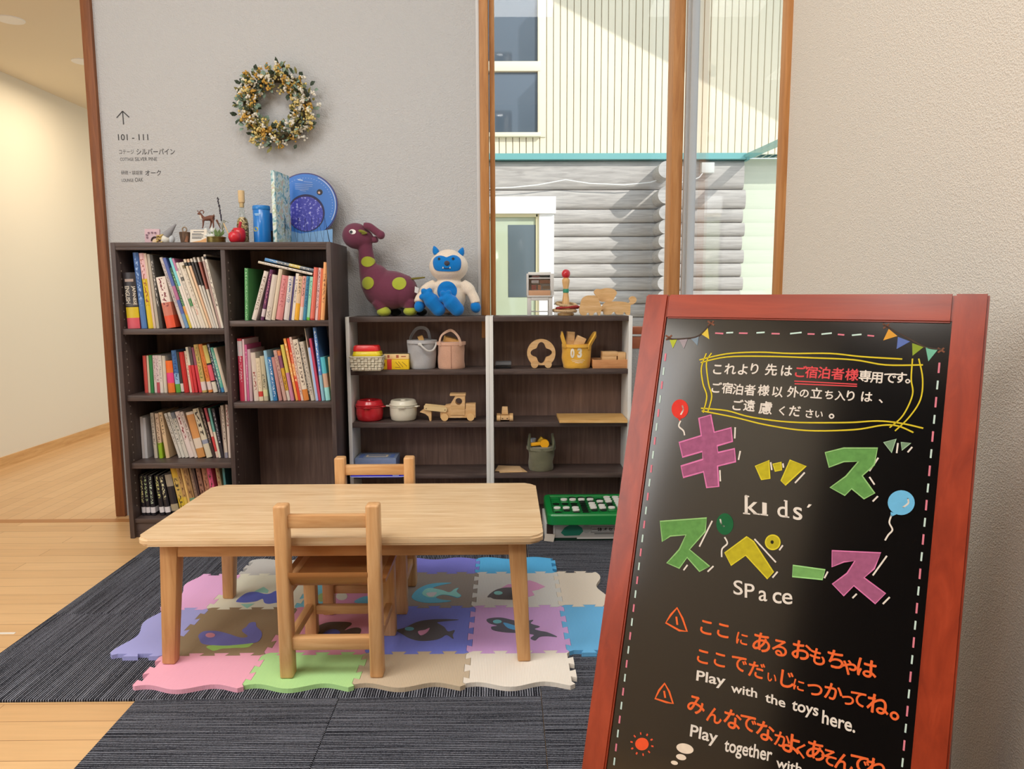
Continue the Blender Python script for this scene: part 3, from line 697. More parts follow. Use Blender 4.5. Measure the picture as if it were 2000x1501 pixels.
# ================================================================== BOOKCASE
BROT = 0.0; BO = V((-1.5473, 2.973, 0)); BC, BS = math.cos(BROT), math.sin(BROT)
BN = V((-BS, BC, 0))                      # into the case
def bc(px, py, d=0):
    """photo pixel -> (u, z) on the plane d metres behind the bookcase front"""
    p = at_p(px, py, BO+BN*d, BN)-BO; return p.x*BC+p.y*BS, p.z
BW, BD, BH = .862, .31, 1.20
bk = thing('bookcase', 'tall dark brown bookcase full of books, against the grey wall', 'bookcase', BO, BROT)
PT = .018
for x in (PT/2, BW-PT/2): MB().box((x, BD/2, BH/2), (PT, BD, BH), bev=.0015).done('side_panel', DARK, bk)
DX = bc(434, 500)[0]
MB().box((DX, BD/2+.002, BH/2), (PT, BD-.006, BH-.03), bev=.0015).done('divider', DARK, bk)
MB().box((BW/2, BD/2, BH-.009), (BW-2*PT, BD, .018), bev=.0015).box((BW/2, .012, BH-.023), (BW-2*PT, .02, .012), bev=.001).done('top_board', DARKX, bk)
MB().box((BW/2, BD-.004, BH/2), (BW-.01, .006, BH-.01)).done('back_panel', DARKB, bk)
MB().box((BW/2, BD/2, .071), (BW-2*PT, BD-.02, .018), bev=.0015).box((BW/2, .025, .032), (BW-2*PT, .016, .064), bev=.0015).done('plinth', DARKX, bk)
def shelf_z(y): return bc(340, y)[1]
ZS = {'A': shelf_z(642), 'C': shelf_z(772.5), 'E': shelf_z(905), 'F': .080, 'B': bc(540, 626)[1], 'D': bc(540, 786.5)[1]}
for k in 'ACE': MB().box(((PT+DX-PT/2)/2, BD/2+.004, ZS[k]-.0115), (DX-1.5*PT-.001, BD-.016, .023), bev=.0015).done('shelf', DARKX, bk)
for k in 'BD': MB().box(((BW-PT+DX+PT/2)/2, BD/2+.004, ZS[k]-.0115), (BW-DX-1.5*PT-.001, BD-.016, .023), bev=.0015).done('shelf', DARKX, bk)
mb = MB()
for xs, sgn in ((PT, 1), (DX+PT/2, 1)):
    for d in (.035,):
        z = .13
        while z < 1.13:
            mb.cyl((xs-.001, d, z), (xs+.0012, d, z), .0032, seg=8); z += .032
mb.done('shelf_pin_holes', plain((150, 138, 128), .5), bk)

# ================================================================== BOOKS
ORD = ['first', 'second', 'third', 'fourth', 'fifth', 'sixth', 'seventh', 'eighth', 'ninth', 'tenth', 'eleventh', 'twelfth', 'thirteenth', 'fourteenth', 'fifteenth', 'sixteenth', 'seventeenth', 'eighteenth', 'nineteenth', 'twentieth', 'twenty-first', 'twenty-second', 'twenty-third', 'twenty-fourth', 'twenty-fifth', 'twenty-sixth']
PAPER = plain((222, 214, 196), .9, 'paper')
def book_parts(t, th, dp, ht, m_):
    """book standing at the thing's origin: spine at -Y, thickness on X"""
    c = min(.0016, th*.16)
    mb = MB()
    if th > .012:       # bound book: rounded spine and two boards
        n = 6
        arc = [(-th/2+th*k/n, -.0035*math.sin(PI*k/n)) for k in range(n+1)]
        outl = [(-th/2, dp)]+arc+[(th/2, dp), (th/2-c, dp), (th/2-c, .002), (-th/2+c, .002), (-th/2+c, dp)]
        mb.prism([(x, y, 0) for x, y in outl], (0, 0, ht))
    else:
        mb.prism([(x, y, 0) for x, y in ((-th/2, dp), (-th/2, .0008), (-th/2+.0008, 0), (th/2-.0008, 0), (th/2, .0008), (th/2, dp), (th/2-c, dp), (th/2-c, .0015), (-th/2+c, .0015), (-th/2+c, dp))], (0, 0, ht))
    mb.done('cover', m_, t, smooth=40)
    MB().box((0, dp/2+.001, ht/2), (th-2*c-.0002, dp-.005, ht-.004)).done('pages', PAPER, t, smooth=0)
def book_row(zone, org, sc, yb, where, group, items, d0, dp):
    zs = ZS[zone]; lim = (BW-PT if zone in 'BD' else DX-PT/2)-.002
    g = lambda x, y: bc(org[0]+x/sc, org[1]+y/sc, d0)
    prev = None; out = []; lo = (DX+PT/2 if zone in 'BD' else PT)+.002
    for it in items:
        u0, _ = g(it[0], yb); u1, _ = g(it[1], yb); ut, zt = g(it[2], it[3]); wd = (u1-u0)*.97
        if prev:                                  # keep clear of the neighbour on the left
            pb, pt_, pz_ = prev; u0 = max(u0, pb+.0004)
            zz = min(zt, pz_); k = (zz-zs)/(zt-zs); pl_ = pb+(pt_-pb)*(zz-zs)/(pz_-zs)
            if u0+(ut-u0)*k < pl_+.0004: ut = u0+(pl_+.0004-u0)/k
        else: ut = max(ut, lo); u0 = max(u0, lo)
        prev = (u0+wd, ut+wd, zt); out.append((u0, wd, ut, zt))
    us = min(out[0][0], out[0][2]); mx_ = max(max(o[0], o[2])+o[1] for o in out); k = min(1, (lim-us)/(mx_-us))
    out = [(us+(u0-us)*k, wd*k, us+(ut-us)*k, zt) for u0, wd, ut, zt in out]
    for i, (it, (u0, wd, ut, zt)) in enumerate(zip(items, out)):
        desc, base = it[4:6]; bands = it[6] if len(it) > 6 else (); text = it[7] if len(it) > 7 else None
        tl = it[8] if len(it) > 8 else (.3, .92)
        a = math.atan2(ut-u0, zt-zs)              # lean (+ to the right)
        th = max(.003, wd*math.cos(a)); L = (zt-zs)/math.cos(a)-th*abs(math.sin(a))
        # the lower corner rests on the shelf
        pc = V((u0, d0+random.uniform(0, .006), zs+.0004)) + V((math.cos(a)*th/2, 0, -math.sin(a)*th/2))
        if a > 0: pc.z += math.sin(a)*th
        p = BO+V((BC*pc.x-BS*pc.y, BS*pc.x+BC*pc.y, pc.z))
        t = thing('book', '%s, %s from left, %s' % (desc, ORD[i], where), 'book', p, 0, group)
        t.rotation_euler = Euler((0, a, BROT), 'XYZ')
        book_parts(t, th, dp if L > .15 else dp*.85, L, print_mat(base, bands, text, tl[0], tl[1], i+ord(zone)*3, cells=int(it[9]) if len(it) > 9 else 20))
        if desc.startswith('thick black dictionary'):
            for k, (wdd, x) in enumerate((('JAPANESE', .28), ('ENGLISH', -.22))):
                MB().glyph_fit(wdd, (th*x-th*.17, -.0042, L*.76), (0, 0, -L*(.34 if k == 0 else .31)), (th*.34, 0, 0), .02).done('title', plain((214, 206, 190), .5), t, smooth=0)
            MB().box((0, -.0036, L*.86), (th*.7, .0012, L*.05), bev=.0005).done('emblem', plain((170, 150, 140), .5), t, smooth=0)
K, Wt, Cr = (40, 36, 40), (214, 205, 198), (214, 200, 176)
DK = (70, 60, 60)
book_row('A', (220, 480), 8.696, 1395, 'top left shelf of bookcase', 'books on the top left shelf', [
 (255,470,165,450,'thick black dictionary, yellow and red foot',(46,42,46),[(0,.19,(208,84,98)),(.19,.38,(210,184,34)),(.41,.45,(90,86,84))]),
 (490,585,335,110,'tall slim blue book',(62,98,156),[(0,.4,(78,120,178))],(150,180,220)),
 (600,690,395,120,'pink-topped book with a yellow lower spine',(226,186,190),[(0,.66,(216,190,44))],(150,70,40)),
 (694,735,475,125,'thin beige paperback',(208,184,164)),
 (738,790,530,140,'thin grey-beige paperback',(176,166,150)),
 (796,850,565,150,'thin charcoal book with pale lettering',(74,72,70),[],(200,196,190)),
 (918,1082,638,515,'short white book with an orange-red foot',(228,216,206),[(0,.24,(222,86,56)),(.24,.5,(200,120,100))],(120,40,50),(.4,.97),12),
 (1180,1235,650,190,'leaning white magazine',(206,196,190),[],(120,110,130)),
 (1242,1300,740,200,'leaning blue and violet magazine',(88,106,172),[(0,.2,(110,150,190)),(.4,.6,(180,110,150))]),
 (1303,1350,870,365,'leaning dark green magazine with yellow foot',(36,84,50),[(0,.22,(206,184,60)),(.22,.36,(214,150,70))],(140,190,130)),
 (1354,1400,860,200,'leaning magazine with a cyan top',(226,218,210),[(.6,1,(124,206,214))]),
 (1404,1440,925,210,'leaning white magazine with a mauve top',(226,216,206),[(.82,1,(188,120,160))]),
 (1444,1490,1020,280,'leaning white magazine with a green label',(218,210,198),[(.33,.45,(62,140,74)),(.72,.78,(70,70,60))],(140,130,120)),
 (1494,1540,1078,278,'leaning off-white magazine with red lettering',(222,212,196),[],(200,90,70),(.2,.4)),
 (1544,1590,1140,272,'leaning ivory magazine',(216,206,190),[(.9,.95,(120,104,70))],(150,140,120)),
 (1594,1636,1192,222,'leaning cream magazine with a black tab',(222,206,180),[(.9,.95,(40,38,36))]),
 (1640,1680,1244,218,'leaning peach magazine with a black tab',(222,184,150),[(.9,.95,(40,38,36))]),
 (1684,1722,1297,212,'leaning white magazine with a dark upper spine',(214,206,194),[(.62,.95,(48,42,40))]),
 (1726,1762,1350,192,'leaning grey-white magazine with a dark upper spine',(198,194,186),[(.6,.93,(52,46,44))]),
 (1766,1800,1422,190,'leaning magazine with a rust top',(214,204,190),[(.55,.93,(150,84,70))]),
 (1804,1840,1492,180,'leaning mauve-grey magazine',(176,150,144),[(.94,1,(220,214,206))]),
 (1846,1888,1535,142,'tall white magazine with ragged black print',(222,214,200),[(.93,.97,(30,28,28))],(60,54,50),(.3,.9)),
], .03, .2)
book_row('B', (440, 490), 8.696, 1165, 'top right shelf of bookcase', 'books on the top right shelf', [
 (325,395,322,290,'green book with pale stripes, standing upright',(76,146,86),[],(170,210,170),(0,1),26),
 (458,548,706,335,'cream book leaning right with small lettering',(218,208,198),[],(110,90,70),(.2,.9),30),
 (626,690,812,312,'purple book leaning right',(98,48,88),[(.07,.22,(214,200,204))],(190,120,140)),
 (716,820,858,395,'cream book leaning right with grey lettering',(208,196,184),[],(150,140,130),(.05,.3)),
 (826,900,925,302,'tall ivory book leaning right',(216,200,176)),
 (908,1040,996,405,'dusty pink book leaning right',(208,132,132),[],(176,96,100)),
 (1062,1160,1086,420,'white book with blue lettering',(212,202,198),[],(90,110,150),(.4,.95)),
 (1164,1195,1150,430,'thin indigo book',(82,72,122)),
 (1202,1260,1190,378,'slim white book with black lettering',(228,218,204),[],(90,80,80),(.35,.9)),
 (1264,1345,1264,422,'tan book with an orange-yellow foot',(218,188,154),[(0,.38,(232,170,44))],(80,60,50),(.6,.97)),
 (1350,1420,1344,424,'salmon tan book with a white foot',(228,164,152),[(0,.3,(224,208,196))],(70,50,50),(.55,.97)),
 (1424,1490,1424,424,'teal blue book',(58,132,166),[],(30,70,110),(.3,.95)),
 (1494,1552,1488,432,'pale mint green book',(152,214,190),[(0,.06,(110,190,60))],(60,130,110),(.5,.9)),
 (1558,1640,1512,275,'tall salmon book',(222,112,96),[(.0,.03,(190,60,50))]),
 (1645,1698,1636,282,'tall pale pink book with dark lettering',(228,190,188),[],(120,70,80),(.2,.95)),
 (1702,1744,1690,300,'slim orange-red book',(222,112,78)),
 (1752,1830,1712,188,'tall peach orange book at the right end',(238,172,112),[],(140,90,60),(.3,.8)),
], .03, .19)
book_row('C', (255, 640), 10.0, 1240, 'second left shelf of bookcase', 'books on the second left shelf', [
 (270,338,222,545,'red book with a cream edge',(216,84,78)),
 (342,385,300,545,'thin cream paperback',(220,204,176)),
 (388,455,332,535,'bright green paperback',(52,134,74)),
 (458,510,410,540,'pinkish white paperback',(218,196,192),[],(150,90,100)),
 (513,575,462,540,'white paperback with a red foot label',(226,208,206),[(0,.28,(192,82,92))],(140,110,120)),
 (578,645,530,540,'off-white paperback',(226,216,206),[],(150,140,130)),
 (648,712,602,548,'ivory paperback',(216,206,188)),
 (735,868,652,640,'orange book with a magenta middle',(236,120,48),[(.3,.62,(234,66,130)),(.75,.95,(240,110,40))]),
 (880,975,652,440,'blue leaning book with a green foot',(70,116,172),[(0,.2,(92,162,62)),(.2,.45,(150,190,222))],(30,60,120)),
 (982,1044,762,470,'dark leaning book with a white foot label',(54,54,52),[(.02,.22,(220,212,204))]),
 (1050,1140,838,470,'crimson leaning book',(196,42,40)),
 (1145,1195,905,455,'cream leaning book',(226,202,182),[],(180,110,90)),
 (1200,1250,952,375,'leaning book, white above and red below',(212,206,186),[(0,.6,(216,60,62))]),
 (1254,1310,1010,372,'leaning book, charcoal above and red below',(88,74,74),[(0,.6,(206,50,56))]),
 (1330,1390,1072,380,'leaning book, mauve above and red below',(152,82,106),[(0,.6,(214,66,80))]),
 (1400,1490,1120,320,'leaning gold book with a white foot label',(204,174,104),[(.04,.22,(228,208,204))],(110,120,60),(.3,.95)),
 (1520,1600,1215,315,'leaning orange book with a white foot label',(222,132,62),[(.05,.22,(228,206,200))],(190,70,40),(.3,.8)),
 (1620,1705,1322,335,'leaning book with yellow top and pink middle',(212,196,112),[(0,.22,(226,214,196)),(.25,.58,(226,92,110)),(.22,.25,(40,36,36)),(.58,.62,(40,36,36))]),
 (1715,1765,1405,312,'leaning navy and white lettered book',(62,72,90),[],(210,208,206),(0,1),16),
 (1770,1830,1470,380,'leaning teal book',(98,184,168),[(0,.1,(70,140,190))],(220,224,210),(.2,.9)),
 (1836,1900,1545,385,'leaning ivory book at the right end',(218,202,180)),
], .09, .165)
book_row('D', (450, 630), 8.827, 1365, 'second right shelf of bookcase', 'books on the second right shelf', [
 (165,245,105,275,'crimson book with a white upper spine',(216,66,96),[(.72,.96,(222,216,216)),(.96,1,(200,70,80))],(240,200,210)),
 (250,285,198,285,'thin pale pink book',(236,200,206)),
 (290,330,230,380,'thin magenta pink book',(208,96,146),[],(230,190,210)),
 (335,390,288,460,'thin mauve book',(200,168,176)),
 (415,500,332,515,'cream book with red lettering',(216,200,186),[],(150,60,56),(.2,.6),14),
 (505,580,400,610,'cream book with a red square',(222,206,176),[(.1,.22,(206,70,60))],(190,170,140)),
 (586,662,458,575,'olive-beige book',(190,180,150),[(.1,.25,(210,210,160))],(80,80,70),(.3,.6)),
 (702,758,500,480,'thin pale blue book',(150,196,218)),
 (762,830,572,590,'blue book with white lettering',(50,120,176),[],(220,226,236),(.1,.95),18),
 (850,915,645,592,'dusty rose book',(192,136,132)),
 (940,1000,708,470,'pinkish tan book',(202,162,150),[],(150,100,90)),
 (1006,1062,782,480,'plum and yellow book',(142,80,110),[(0,.2,(214,200,186)),(.2,.65,(216,166,50)),(.9,1,(220,130,80))],(90,60,40),(.2,.5)),
 (1068,1128,876,378,'book with a lime top and pink foot',(214,196,92),[(0,.5,(202,132,162))]),
 (1150,1195,925,270,'thin amber book',(236,162,82),[],(250,220,170)),
 (1198,1246,988,268,'scarlet book',(214,62,40),[(.4,.6,(230,150,90))],(250,210,150),(.3,.8)),
 (1252,1296,1034,245,'tall ivory book with dotted lettering',(226,192,178),[],(150,110,100),(.1,.95),30),
 (1300,1395,1092,282,'cream book with an orange foot',(226,212,192),[(0,.18,(216,132,62))],(110,90,80),(.25,.95)),
 (1398,1426,1150,262,'thin black book with white specks',(52,46,42),[],(214,208,196),(.1,.95),22),
 (1430,1496,1216,322,'grey-cream book with small lettering',(206,196,180),[],(130,120,110),(.1,.95),28),
 (1500,1512,1305,98,'very thin tall cream booklet',(214,200,174)),
 (1516,1558,1336,430,'light blue book',(172,196,240)),
 (1562,1606,1374,270,'crimson pink book',(196,66,96)),
 (1620,1675,1460,80,'tallest book, bright blue and thin',(98,150,220),[(0,.35,(150,200,220))],(230,240,250),(.4,.95),24),
 (1682,1766,1572,590,'cyan book with a pale foot',(92,196,212),[(0,.3,(164,230,226)),(.3,.62,(216,176,150))]),
 (1792,1832,1722,590,'tan book at the right end',(196,176,136)),
], .055, .18)
book_row('E', (250, 780), 9.524, 1055, 'third left shelf of bookcase', 'books on the third left shelf', [
 (212,262,165,325,'thin white book at the left end',(212,206,206)),
 (266,318,235,342,'white glossy book with a dark cover square',(216,216,220)),
 (480,545,398,250,'grey-white book',(206,196,180),[],(130,120,110)),
 (580,650,492,255,'tan book with a lime green foot',(218,192,164),[(0,.34,(152,188,42))],(120,90,70)),
 (700,772,552,235,'pale tan book with small lettering',(222,192,152),[],(100,80,60),(.5,.95)),
 (935,990,655,255,'leaning white book with a crest mark',(206,200,190),[],(120,110,100)),
 (994,1050,715,238,'leaning white book with grey lettering',(214,210,200),[],(90,90,90)),
 (1056,1128,775,235,'leaning white book with a patterned top',(212,206,194),[(.86,1,(120,126,136))],(100,110,100)),
 (1136,1230,852,215,'leaning white book with dark red lettering',(228,212,206),[],(130,36,50),(.4,.95),12),
 (1236,1296,960,222,'leaning white book with black lettering',(222,208,198),[],(80,64,60),(.35,.95)),
 (1300,1440,1062,218,'leaning cream book with orange panels',(226,210,192),[(0,.2,(206,146,84)),(.42,.94,(216,152,92))]),
 (1460,1570,1190,158,'leaning ivory book with bold black lettering',(218,208,182),[(.28,.36,(150,156,176))],(50,44,40),(.45,.97),10),
 (1576,1626,1320,165,'leaning dark brown book',(62,46,46),[],(200,180,160)),
 (1632,1680,1396,158,'leaning book with red top and foot',(226,196,180),[(.72,1,(180,70,82)),(.12,.42,(206,64,66))]),
 (1686,1728,1478,158,'leaning teal and cream book',(104,172,162),[(0,.52,(226,216,196))]),
 (1734,1786,1550,165,'leaning black book',(50,46,56),[],(190,186,196)),
 (1790,1798,1690,150,'thin taupe booklet',(152,132,122)),
 (1802,1856,1712,112,'upright cream book with grey foot',(212,198,182),[(0,.1,(150,146,160))],(110,90,90)),
 (1866,1925,1806,96,'upright cream book with red lettering, right end',(226,208,196),[],(150,50,60),(.6,.97)),
], .10, .155)
book_row('F', (250, 900), 9.524, 1020, 'bottom left shelf of bookcase', 'books on the bottom left shelf', [
 (258,328,200,265,'black book, white foot label and yellow lettering',(36,33,39),[(.07,.21,(226,222,226))],(216,212,150),(.3,.97),16),
 (340,418,268,265,'black book, white foot label and green lettering',(36,33,39),[(.07,.21,(226,222,226))],(190,214,160),(.36,.97),16),
 (436,520,360,265,'black book, white foot label and mint lettering',(36,33,39),[(.07,.21,(226,222,226))],(196,214,190),(.3,.97),16),
 (598,682,475,265,'black book, white foot label and lime lettering',(36,33,39),[(.07,.21,(226,222,226))],(214,216,140),(.4,.97),16),
 (704,800,560,265,'black book, white foot label and pale lettering',(36,33,39),[(.07,.21,(226,222,226))],(222,220,180),(.4,.97),16),
 (830,960,662,215,'leaning black book with beige labels',(40,37,42),[(.1,.26,(172,158,130)),(.68,.96,(158,148,132))]),
 (985,1095,722,128,'leaning yellow book',(206,176,96),[(0,.36,(218,186,56)),(.8,1,(220,180,60))],(60,50,40),(.1,.78),10),
 (1098,1160,838,128,'leaning tan book with a yellow foot',(192,152,98),[(0,.38,(222,190,84))],(90,60,40),(.4,.95),9),
 (1163,1206,958,128,'thin leaning amber book',(222,182,112)),
 (1210,1310,1000,128,'leaning olive book with a green foot',(168,130,84),[(0,.36,(110,150,120))],(100,66,44),(.38,.98),9),
 (1314,1370,1122,128,'leaning grey-brown book',(150,124,104),[],(110,80,70)),
 (1374,1420,1180,128,'leaning dark maroon book',(66,44,44)),
 (1424,1506,1240,128,'leaning brown book with dark lettering',(156,112,94),[],(84,50,40),(.2,.95),10),
 (1510,1605,1352,128,'leaning red-brown book with dark lettering',(172,118,92),[(0,.28,(206,80,80))],(90,54,40),(.3,.95),9),
 (1610,1694,1442,128,'leaning pink book',(224,92,132),[],(80,50,40),(.3,.9),9),
 (1760,1830,1612,128,'leaning tan book with a mint edge',(186,156,116),[],(150,80,50),(.3,.95),9),
 (1836,1882,1742,128,'leaning teal book at the right end',(72,132,134)),
], .055, .18)
# two books lying on top of the row, top right shelf
for (xa, ya), (xb, yb_), thp, base, bands, lab in (((560,186),(1478,392),40,(222,212,198),[(.0,.12,(206,196,176))],'white book lying slanted on top of the upright books, top right shelf'),
                                     ((672,140),(1500,330),52,(88,104,120),[(0,.25,(74,140,200)),(.5,.72,(210,190,96))],'blue and yellow book lying slanted, topmost on the top right shelf')):
    u0, z0 = bc(440+xa/8.696, 490+ya/8.696, .032); u1, z1 = bc(440+xb/8.696, 490+yb_/8.696, .032)
    a = math.atan2(z1-z0, u1-u0); L = math.hypot(u1-u0, z1-z0); th = thp/8.696/1450*2.9
    pc = V(((u0+u1)/2, .032, (z0+z1)/2)); p = BO+V((BC*pc.x-BS*pc.y, BS*pc.x+BC*pc.y, pc.z))
    t = thing('book', lab, 'book', p, 0, 'books lying on the top right shelf'); t.rotation_euler = Euler((0, -a, BROT), 'XYZ')
    mb = MB(); c = .0016
    mb.prism([(-L/2, y, z) for y, z in ((.17, -th/2), (0, -th/2), (-.002, 0), (0, th/2), (.17, th/2), (.17, th/2-c), (.003, th/2-c), (.003, -th/2+c), (.17, -th/2+c))], (L, 0, 0))
    mb.done('cover', print_mat(base, bands, (220, 214, 200) if base[0] < 120 else (120, 110, 110), .1, .95, 3, 'X', cells=18), t)
    MB().box((0, .085, 0), (L-.004, .162, th-2*c-.0002)).done('pages', PAPER, t, smooth=0)

# ================================================================== LOW SHELF UNITS
SX, SY, SD, SH = -.666, 3.111, .18, .901
SZ = [.678, .453, .231]
def shelf_unit(x, label):
    t = thing('shelf_unit', label, 'shelf', (x, SY, 0), 0, 'low dark shelf units with white sides')
    for sx in (.008, .592): MB().box((sx, SD/2-.002, SH/2), (.0155, SD, SH), bev=.001).done('side_panel', WHITE_LAM, t)
    MB().box((.3, SD/2, SH-.0105), (.568, SD, .021), bev=.001).done('top_board', DARKX, t)
    MB().box((.3, SD-.004, SH/2), (.568, .006, SH-.002)).done('back_panel', DARKB, t)
    for z in SZ+[.045]: MB().box((.3, SD/2-.002, z-.0105), (.568, SD-.006, .021), bev=.001).done('shelf', DARKX, t)
    MB().box((.3, .02, .012), (.568, .016, .024)).done('plinth', DARKX, t)
    return t
shelf_unit(SX, 'low dark shelf unit with white sides, between the bookcase and the other unit')
shelf_unit(SX+.6, 'low dark shelf unit with white sides, under the window')

# ================================================================== TOYS ON THE LOW SHELVES
S2, S3, S4, STOP = SZ[0], SZ[1], SZ[2], SH
def at(px, py, Y, z):
    """thing base: photo column px at depth Y, standing at height z"""
    p = at_y(px, py, Y); return V((p.x, Y, z+.0006))
MPX = 3.18/F            # metres per photo pixel at the shelf
YS = 3.20
# woven basket with nested lids
bk_ = thing('basket', 'cream woven basket under red and yellow tub lids, left end of second shelf', 'basket', at(718.5, 700, 3.116, S2))
BASK = wood('cane', (186, 176, 150), (212, 204, 182), (226, 220, 202), 'X', 30, .8, 2)
mb = MB(); bw, bd2, bh = .128, .09, .056
mb.prism([(-.058, -.04, 0), (.058, -.04, 0), (.058, .04, 0), (-.058, .04, 0)], (0, 0, .004)); mb.done('base', BASK, bk_)
mb = MB()
for r in range(5):
    z = .004+r*.0105; k = 1+.09*r/4
    for i in range(9):
        x0 = (-.061+.122*i/9)*k; x1 = (-.061+.122*(i+1)/9)*k; o = .0018 if (i+r) % 2 else -.0012
        for sy in (-1, 1): mb.box(((x0+x1)/2, sy*(.043*k+o), z+.0052), (x1-x0-.0008, .004, .0098), bev=.0012, seg=1)
    for i in range(6):
        y0 = (-.043+.086*i/6)*k; y1 = (-.043+.086*(i+1)/6)*k; o = .0018 if (i+r) % 2 else -.0012
        for sx in (-1, 1): mb.box((sx*(.061*k+o), (y0+y1)/2, z+.0052), (.004, y1-y0-.0008, .0098), bev=.0012, seg=1)
mb.done('woven_side', BASK, bk_)
mb = MB().tube([(x, y, .058) for x, y in rrect(-.068, .068, -.049, .049, .008)], .0035, 8, True); mb.done('rim', BASK, bk_)
def rlid(name, label, loc_, w_, d_, h_, col, z):
    t = thing(name, label, 'lid', loc_)
    def ring(k, zz): return [V((x, y, zz)) for x, y in rrect(-w_/2*k, w_/2*k, -d_/2*k, d_/2*k, .018, 4)]
    m_ = MB(); secs = [ring(1.0, 0), ring(1.02, h_*.18), ring(.99, h_*.4), ring(.97, h_*.8), ring(.9, h_)]
    vs = [[m_.bm.verts.new(p) for p in s_] for s_ in secs]
    for a, b_ in zip(vs, vs[1:]):
        for i in range(len(a)): j = (i+1) % len(a); m_.bm.faces.new((a[i], a[j], b_[j], b_[i]))
    m_.bm.faces.new(vs[0][::-1]); m_.bm.faces.new(vs[-1]); m_.done('lid_body', plain(col, .35, coat=.2), t, smooth=50)
    return t
b0 = bk_.location
rlid('tub_lid', 'yellow plastic tub lid lying in the woven basket under the red lid', b0+V((0, 0, .0605)), .118, .082, .020, (232, 208, 40), 0)
rlid('tub_lid', 'red plastic tub lid topmost on the woven basket', b0+V((-.003, 0, .081)), .108, .074, .023, (222, 44, 46), 0)
# crayon boxes
t = thing('crayon_box', 'yellow crayon box with a red band, lying beside the woven basket', 'box', at(774, 712, 3.16, S2))
MB().box((0, 0, .021), (.116, .07, .0415), bev=.0015).done('carton', plain((240, 200, 30), .45), t)
MB().box((-.024, 0, .021), (.020, .0712, .0427), bev=.001).done('red_band', plain((208, 54, 44), .45), t)
mb = MB()
for x0, z0, x1, z1 in ((.002, .032, .02, .012), (.014, .034, .034, .010), (.03, .032, .05, .014), (.0, .010, .024, .008)):
    mb.box(((x0+x1)/2, -.0352, (z0+z1)/2), (math.hypot(x1-x0, z1-z0), .0006, .0022), Euler((0, -math.atan2(z1-z0, x1-x0), 0)))
mb.box((-.048, -.0352, .022), (.012, .0006, .016)).done('drawing', plain((150, 110, 30), .5), t)
t = thing('card_box', 'small cream and orange box on top of the yellow crayon box', 'box', at(776, 690, 3.165, S2+.0425))
MB().box((0, 0, .0115), (.105, .055, .0225), bev=.0012).done('carton', plain((236, 206, 150), .5), t)
MB().box((0, 0, .0232), (.1055, .0555, .001)).done('top_print', plain((92, 84, 60), .5), t)
MB().box((-.034, -.0278, .012), (.009, .0006, .012)).box((.004, -.0278, .012), (.011, .0006, .012)).box((.03, -.0278, .012), (.02, .0006, .004)).done('print', plain((168, 92, 70), .5), t)
# fabric buckets
def bucket(name, label, px, Y, z, r0, r1, h, col, incol=None, wr=.003):
    t = thing(name, label, 'bucket', at(px, 700, Y, z)); rnd = random.Random(px)
    m_ = MB(); n = 32; rings = []
    prof = [(0, .002), (r0*.96, 0), (r0*1.0, .004)]+[(r0+(r1-r0)*k/7, h*k/7) for k in range(1, 8)]+[(r1+.001, h+.002), (r1-.003, h), (r1-.004, h*.7), (r0-.006, h*.3), (r0-.01, .006), (0, .006)]
    ph = [rnd.uniform(0, 6.28) for _ in range(4)]
    for q, (r, zz) in enumerate(prof):
        ring = []
        for i in range(n):
            a = 2*PI*i/n
            d = wr*(math.sin(2*a+ph[0])+.6*math.sin(5*a+ph[1]+zz*60)+.5*math.sin(3*a+ph[2]-zz*90))*(1 if .15*h < zz < h*1.1 else .3)
            ring.append(m_.bm.verts.new(((r+d)*math.cos(a), (r+d)*math.sin(a), zz+(wr*.6*math.sin(2*a+ph[3]) if zz > h*.9 else 0))) if r > 0 else None)
        if r == 0: ring = [m_.bm.verts.new((0, 0, zz))]
        rings.append(ring)
    for a, b_ in zip(rings, rings[1:]):
        for i in range(n):
            j = (i+1) % n
            if len(a) == 1: m_.bm.faces.new((a[0], b_[j], b_[i]))
            elif len(b_) == 1: m_.bm.faces.new((a[i], a[j], b_[0]))
            else: m_.bm.faces.new((a[i], a[j], b_[j], b_[i]))
    m_.done('body', fabric(col), t, smooth=60)
    MB().lathe([(r1+.0015, h-.012), (r1+.0035, h-.011), (r1+.0035, h+.0015), (r1+.0015, h+.002), (r1-.002, h+.001)], seg=32).done('hem', fabric(tuple(min(255, c+10) for c in col)), t, smooth=60)
    return t
def strap(t, pts, col, wd=.009, th=.0022):
    q = smooth_line(pts, 6); m_ = MB(); prev = None; L = []
    for i, p in enumerate(q):
        a = q[max(0, i-1)]; b_ = q[min(len(q)-1, i+1)]; tg = (b_-a).normalized()
        rad = V((p.x, p.y, 0)); rad = rad.normalized() if rad.length > .004 else V((0, -1, 0))
        sd = tg.cross(rad)
        sd = sd.normalized() if sd.length > 1e-4 else V((1, 0, 0))
        nr = sd.cross(tg).normalized()
        L.append([m_.bm.verts.new(p+sd*wd/2+nr*th/2), m_.bm.verts.new(p-sd*wd/2+nr*th/2), m_.bm.verts.new(p-sd*wd/2-nr*th/2), m_.bm.verts.new(p+sd*wd/2-nr*th/2)])
    for a, b_ in zip(L, L[1:]):
        for i in range(4): j = (i+1) % 4; m_.bm.faces.new((a[i], a[j], b_[j], b_[i]))
    m_.bm.faces.new(L[0][::-1]); m_.bm.faces.new(L[-1])
    return m_.done('handle', fabric(col), t, smooth=60)
def blk(label, loc_, dims, rot, nm='wooden_block', col=None):
    t = tag(MB().box((0, 0, 0), dims, bev=.0012).done(nm, col or TOYW, None, loc_), label, 'block')
    t.rotation_euler = rot; return t
g = bucket('fabric_bucket', 'grey fabric bucket with rope handles, holding a wooden block', 825, 3.185, S2, .054, .061, .119, (172, 172, 174))
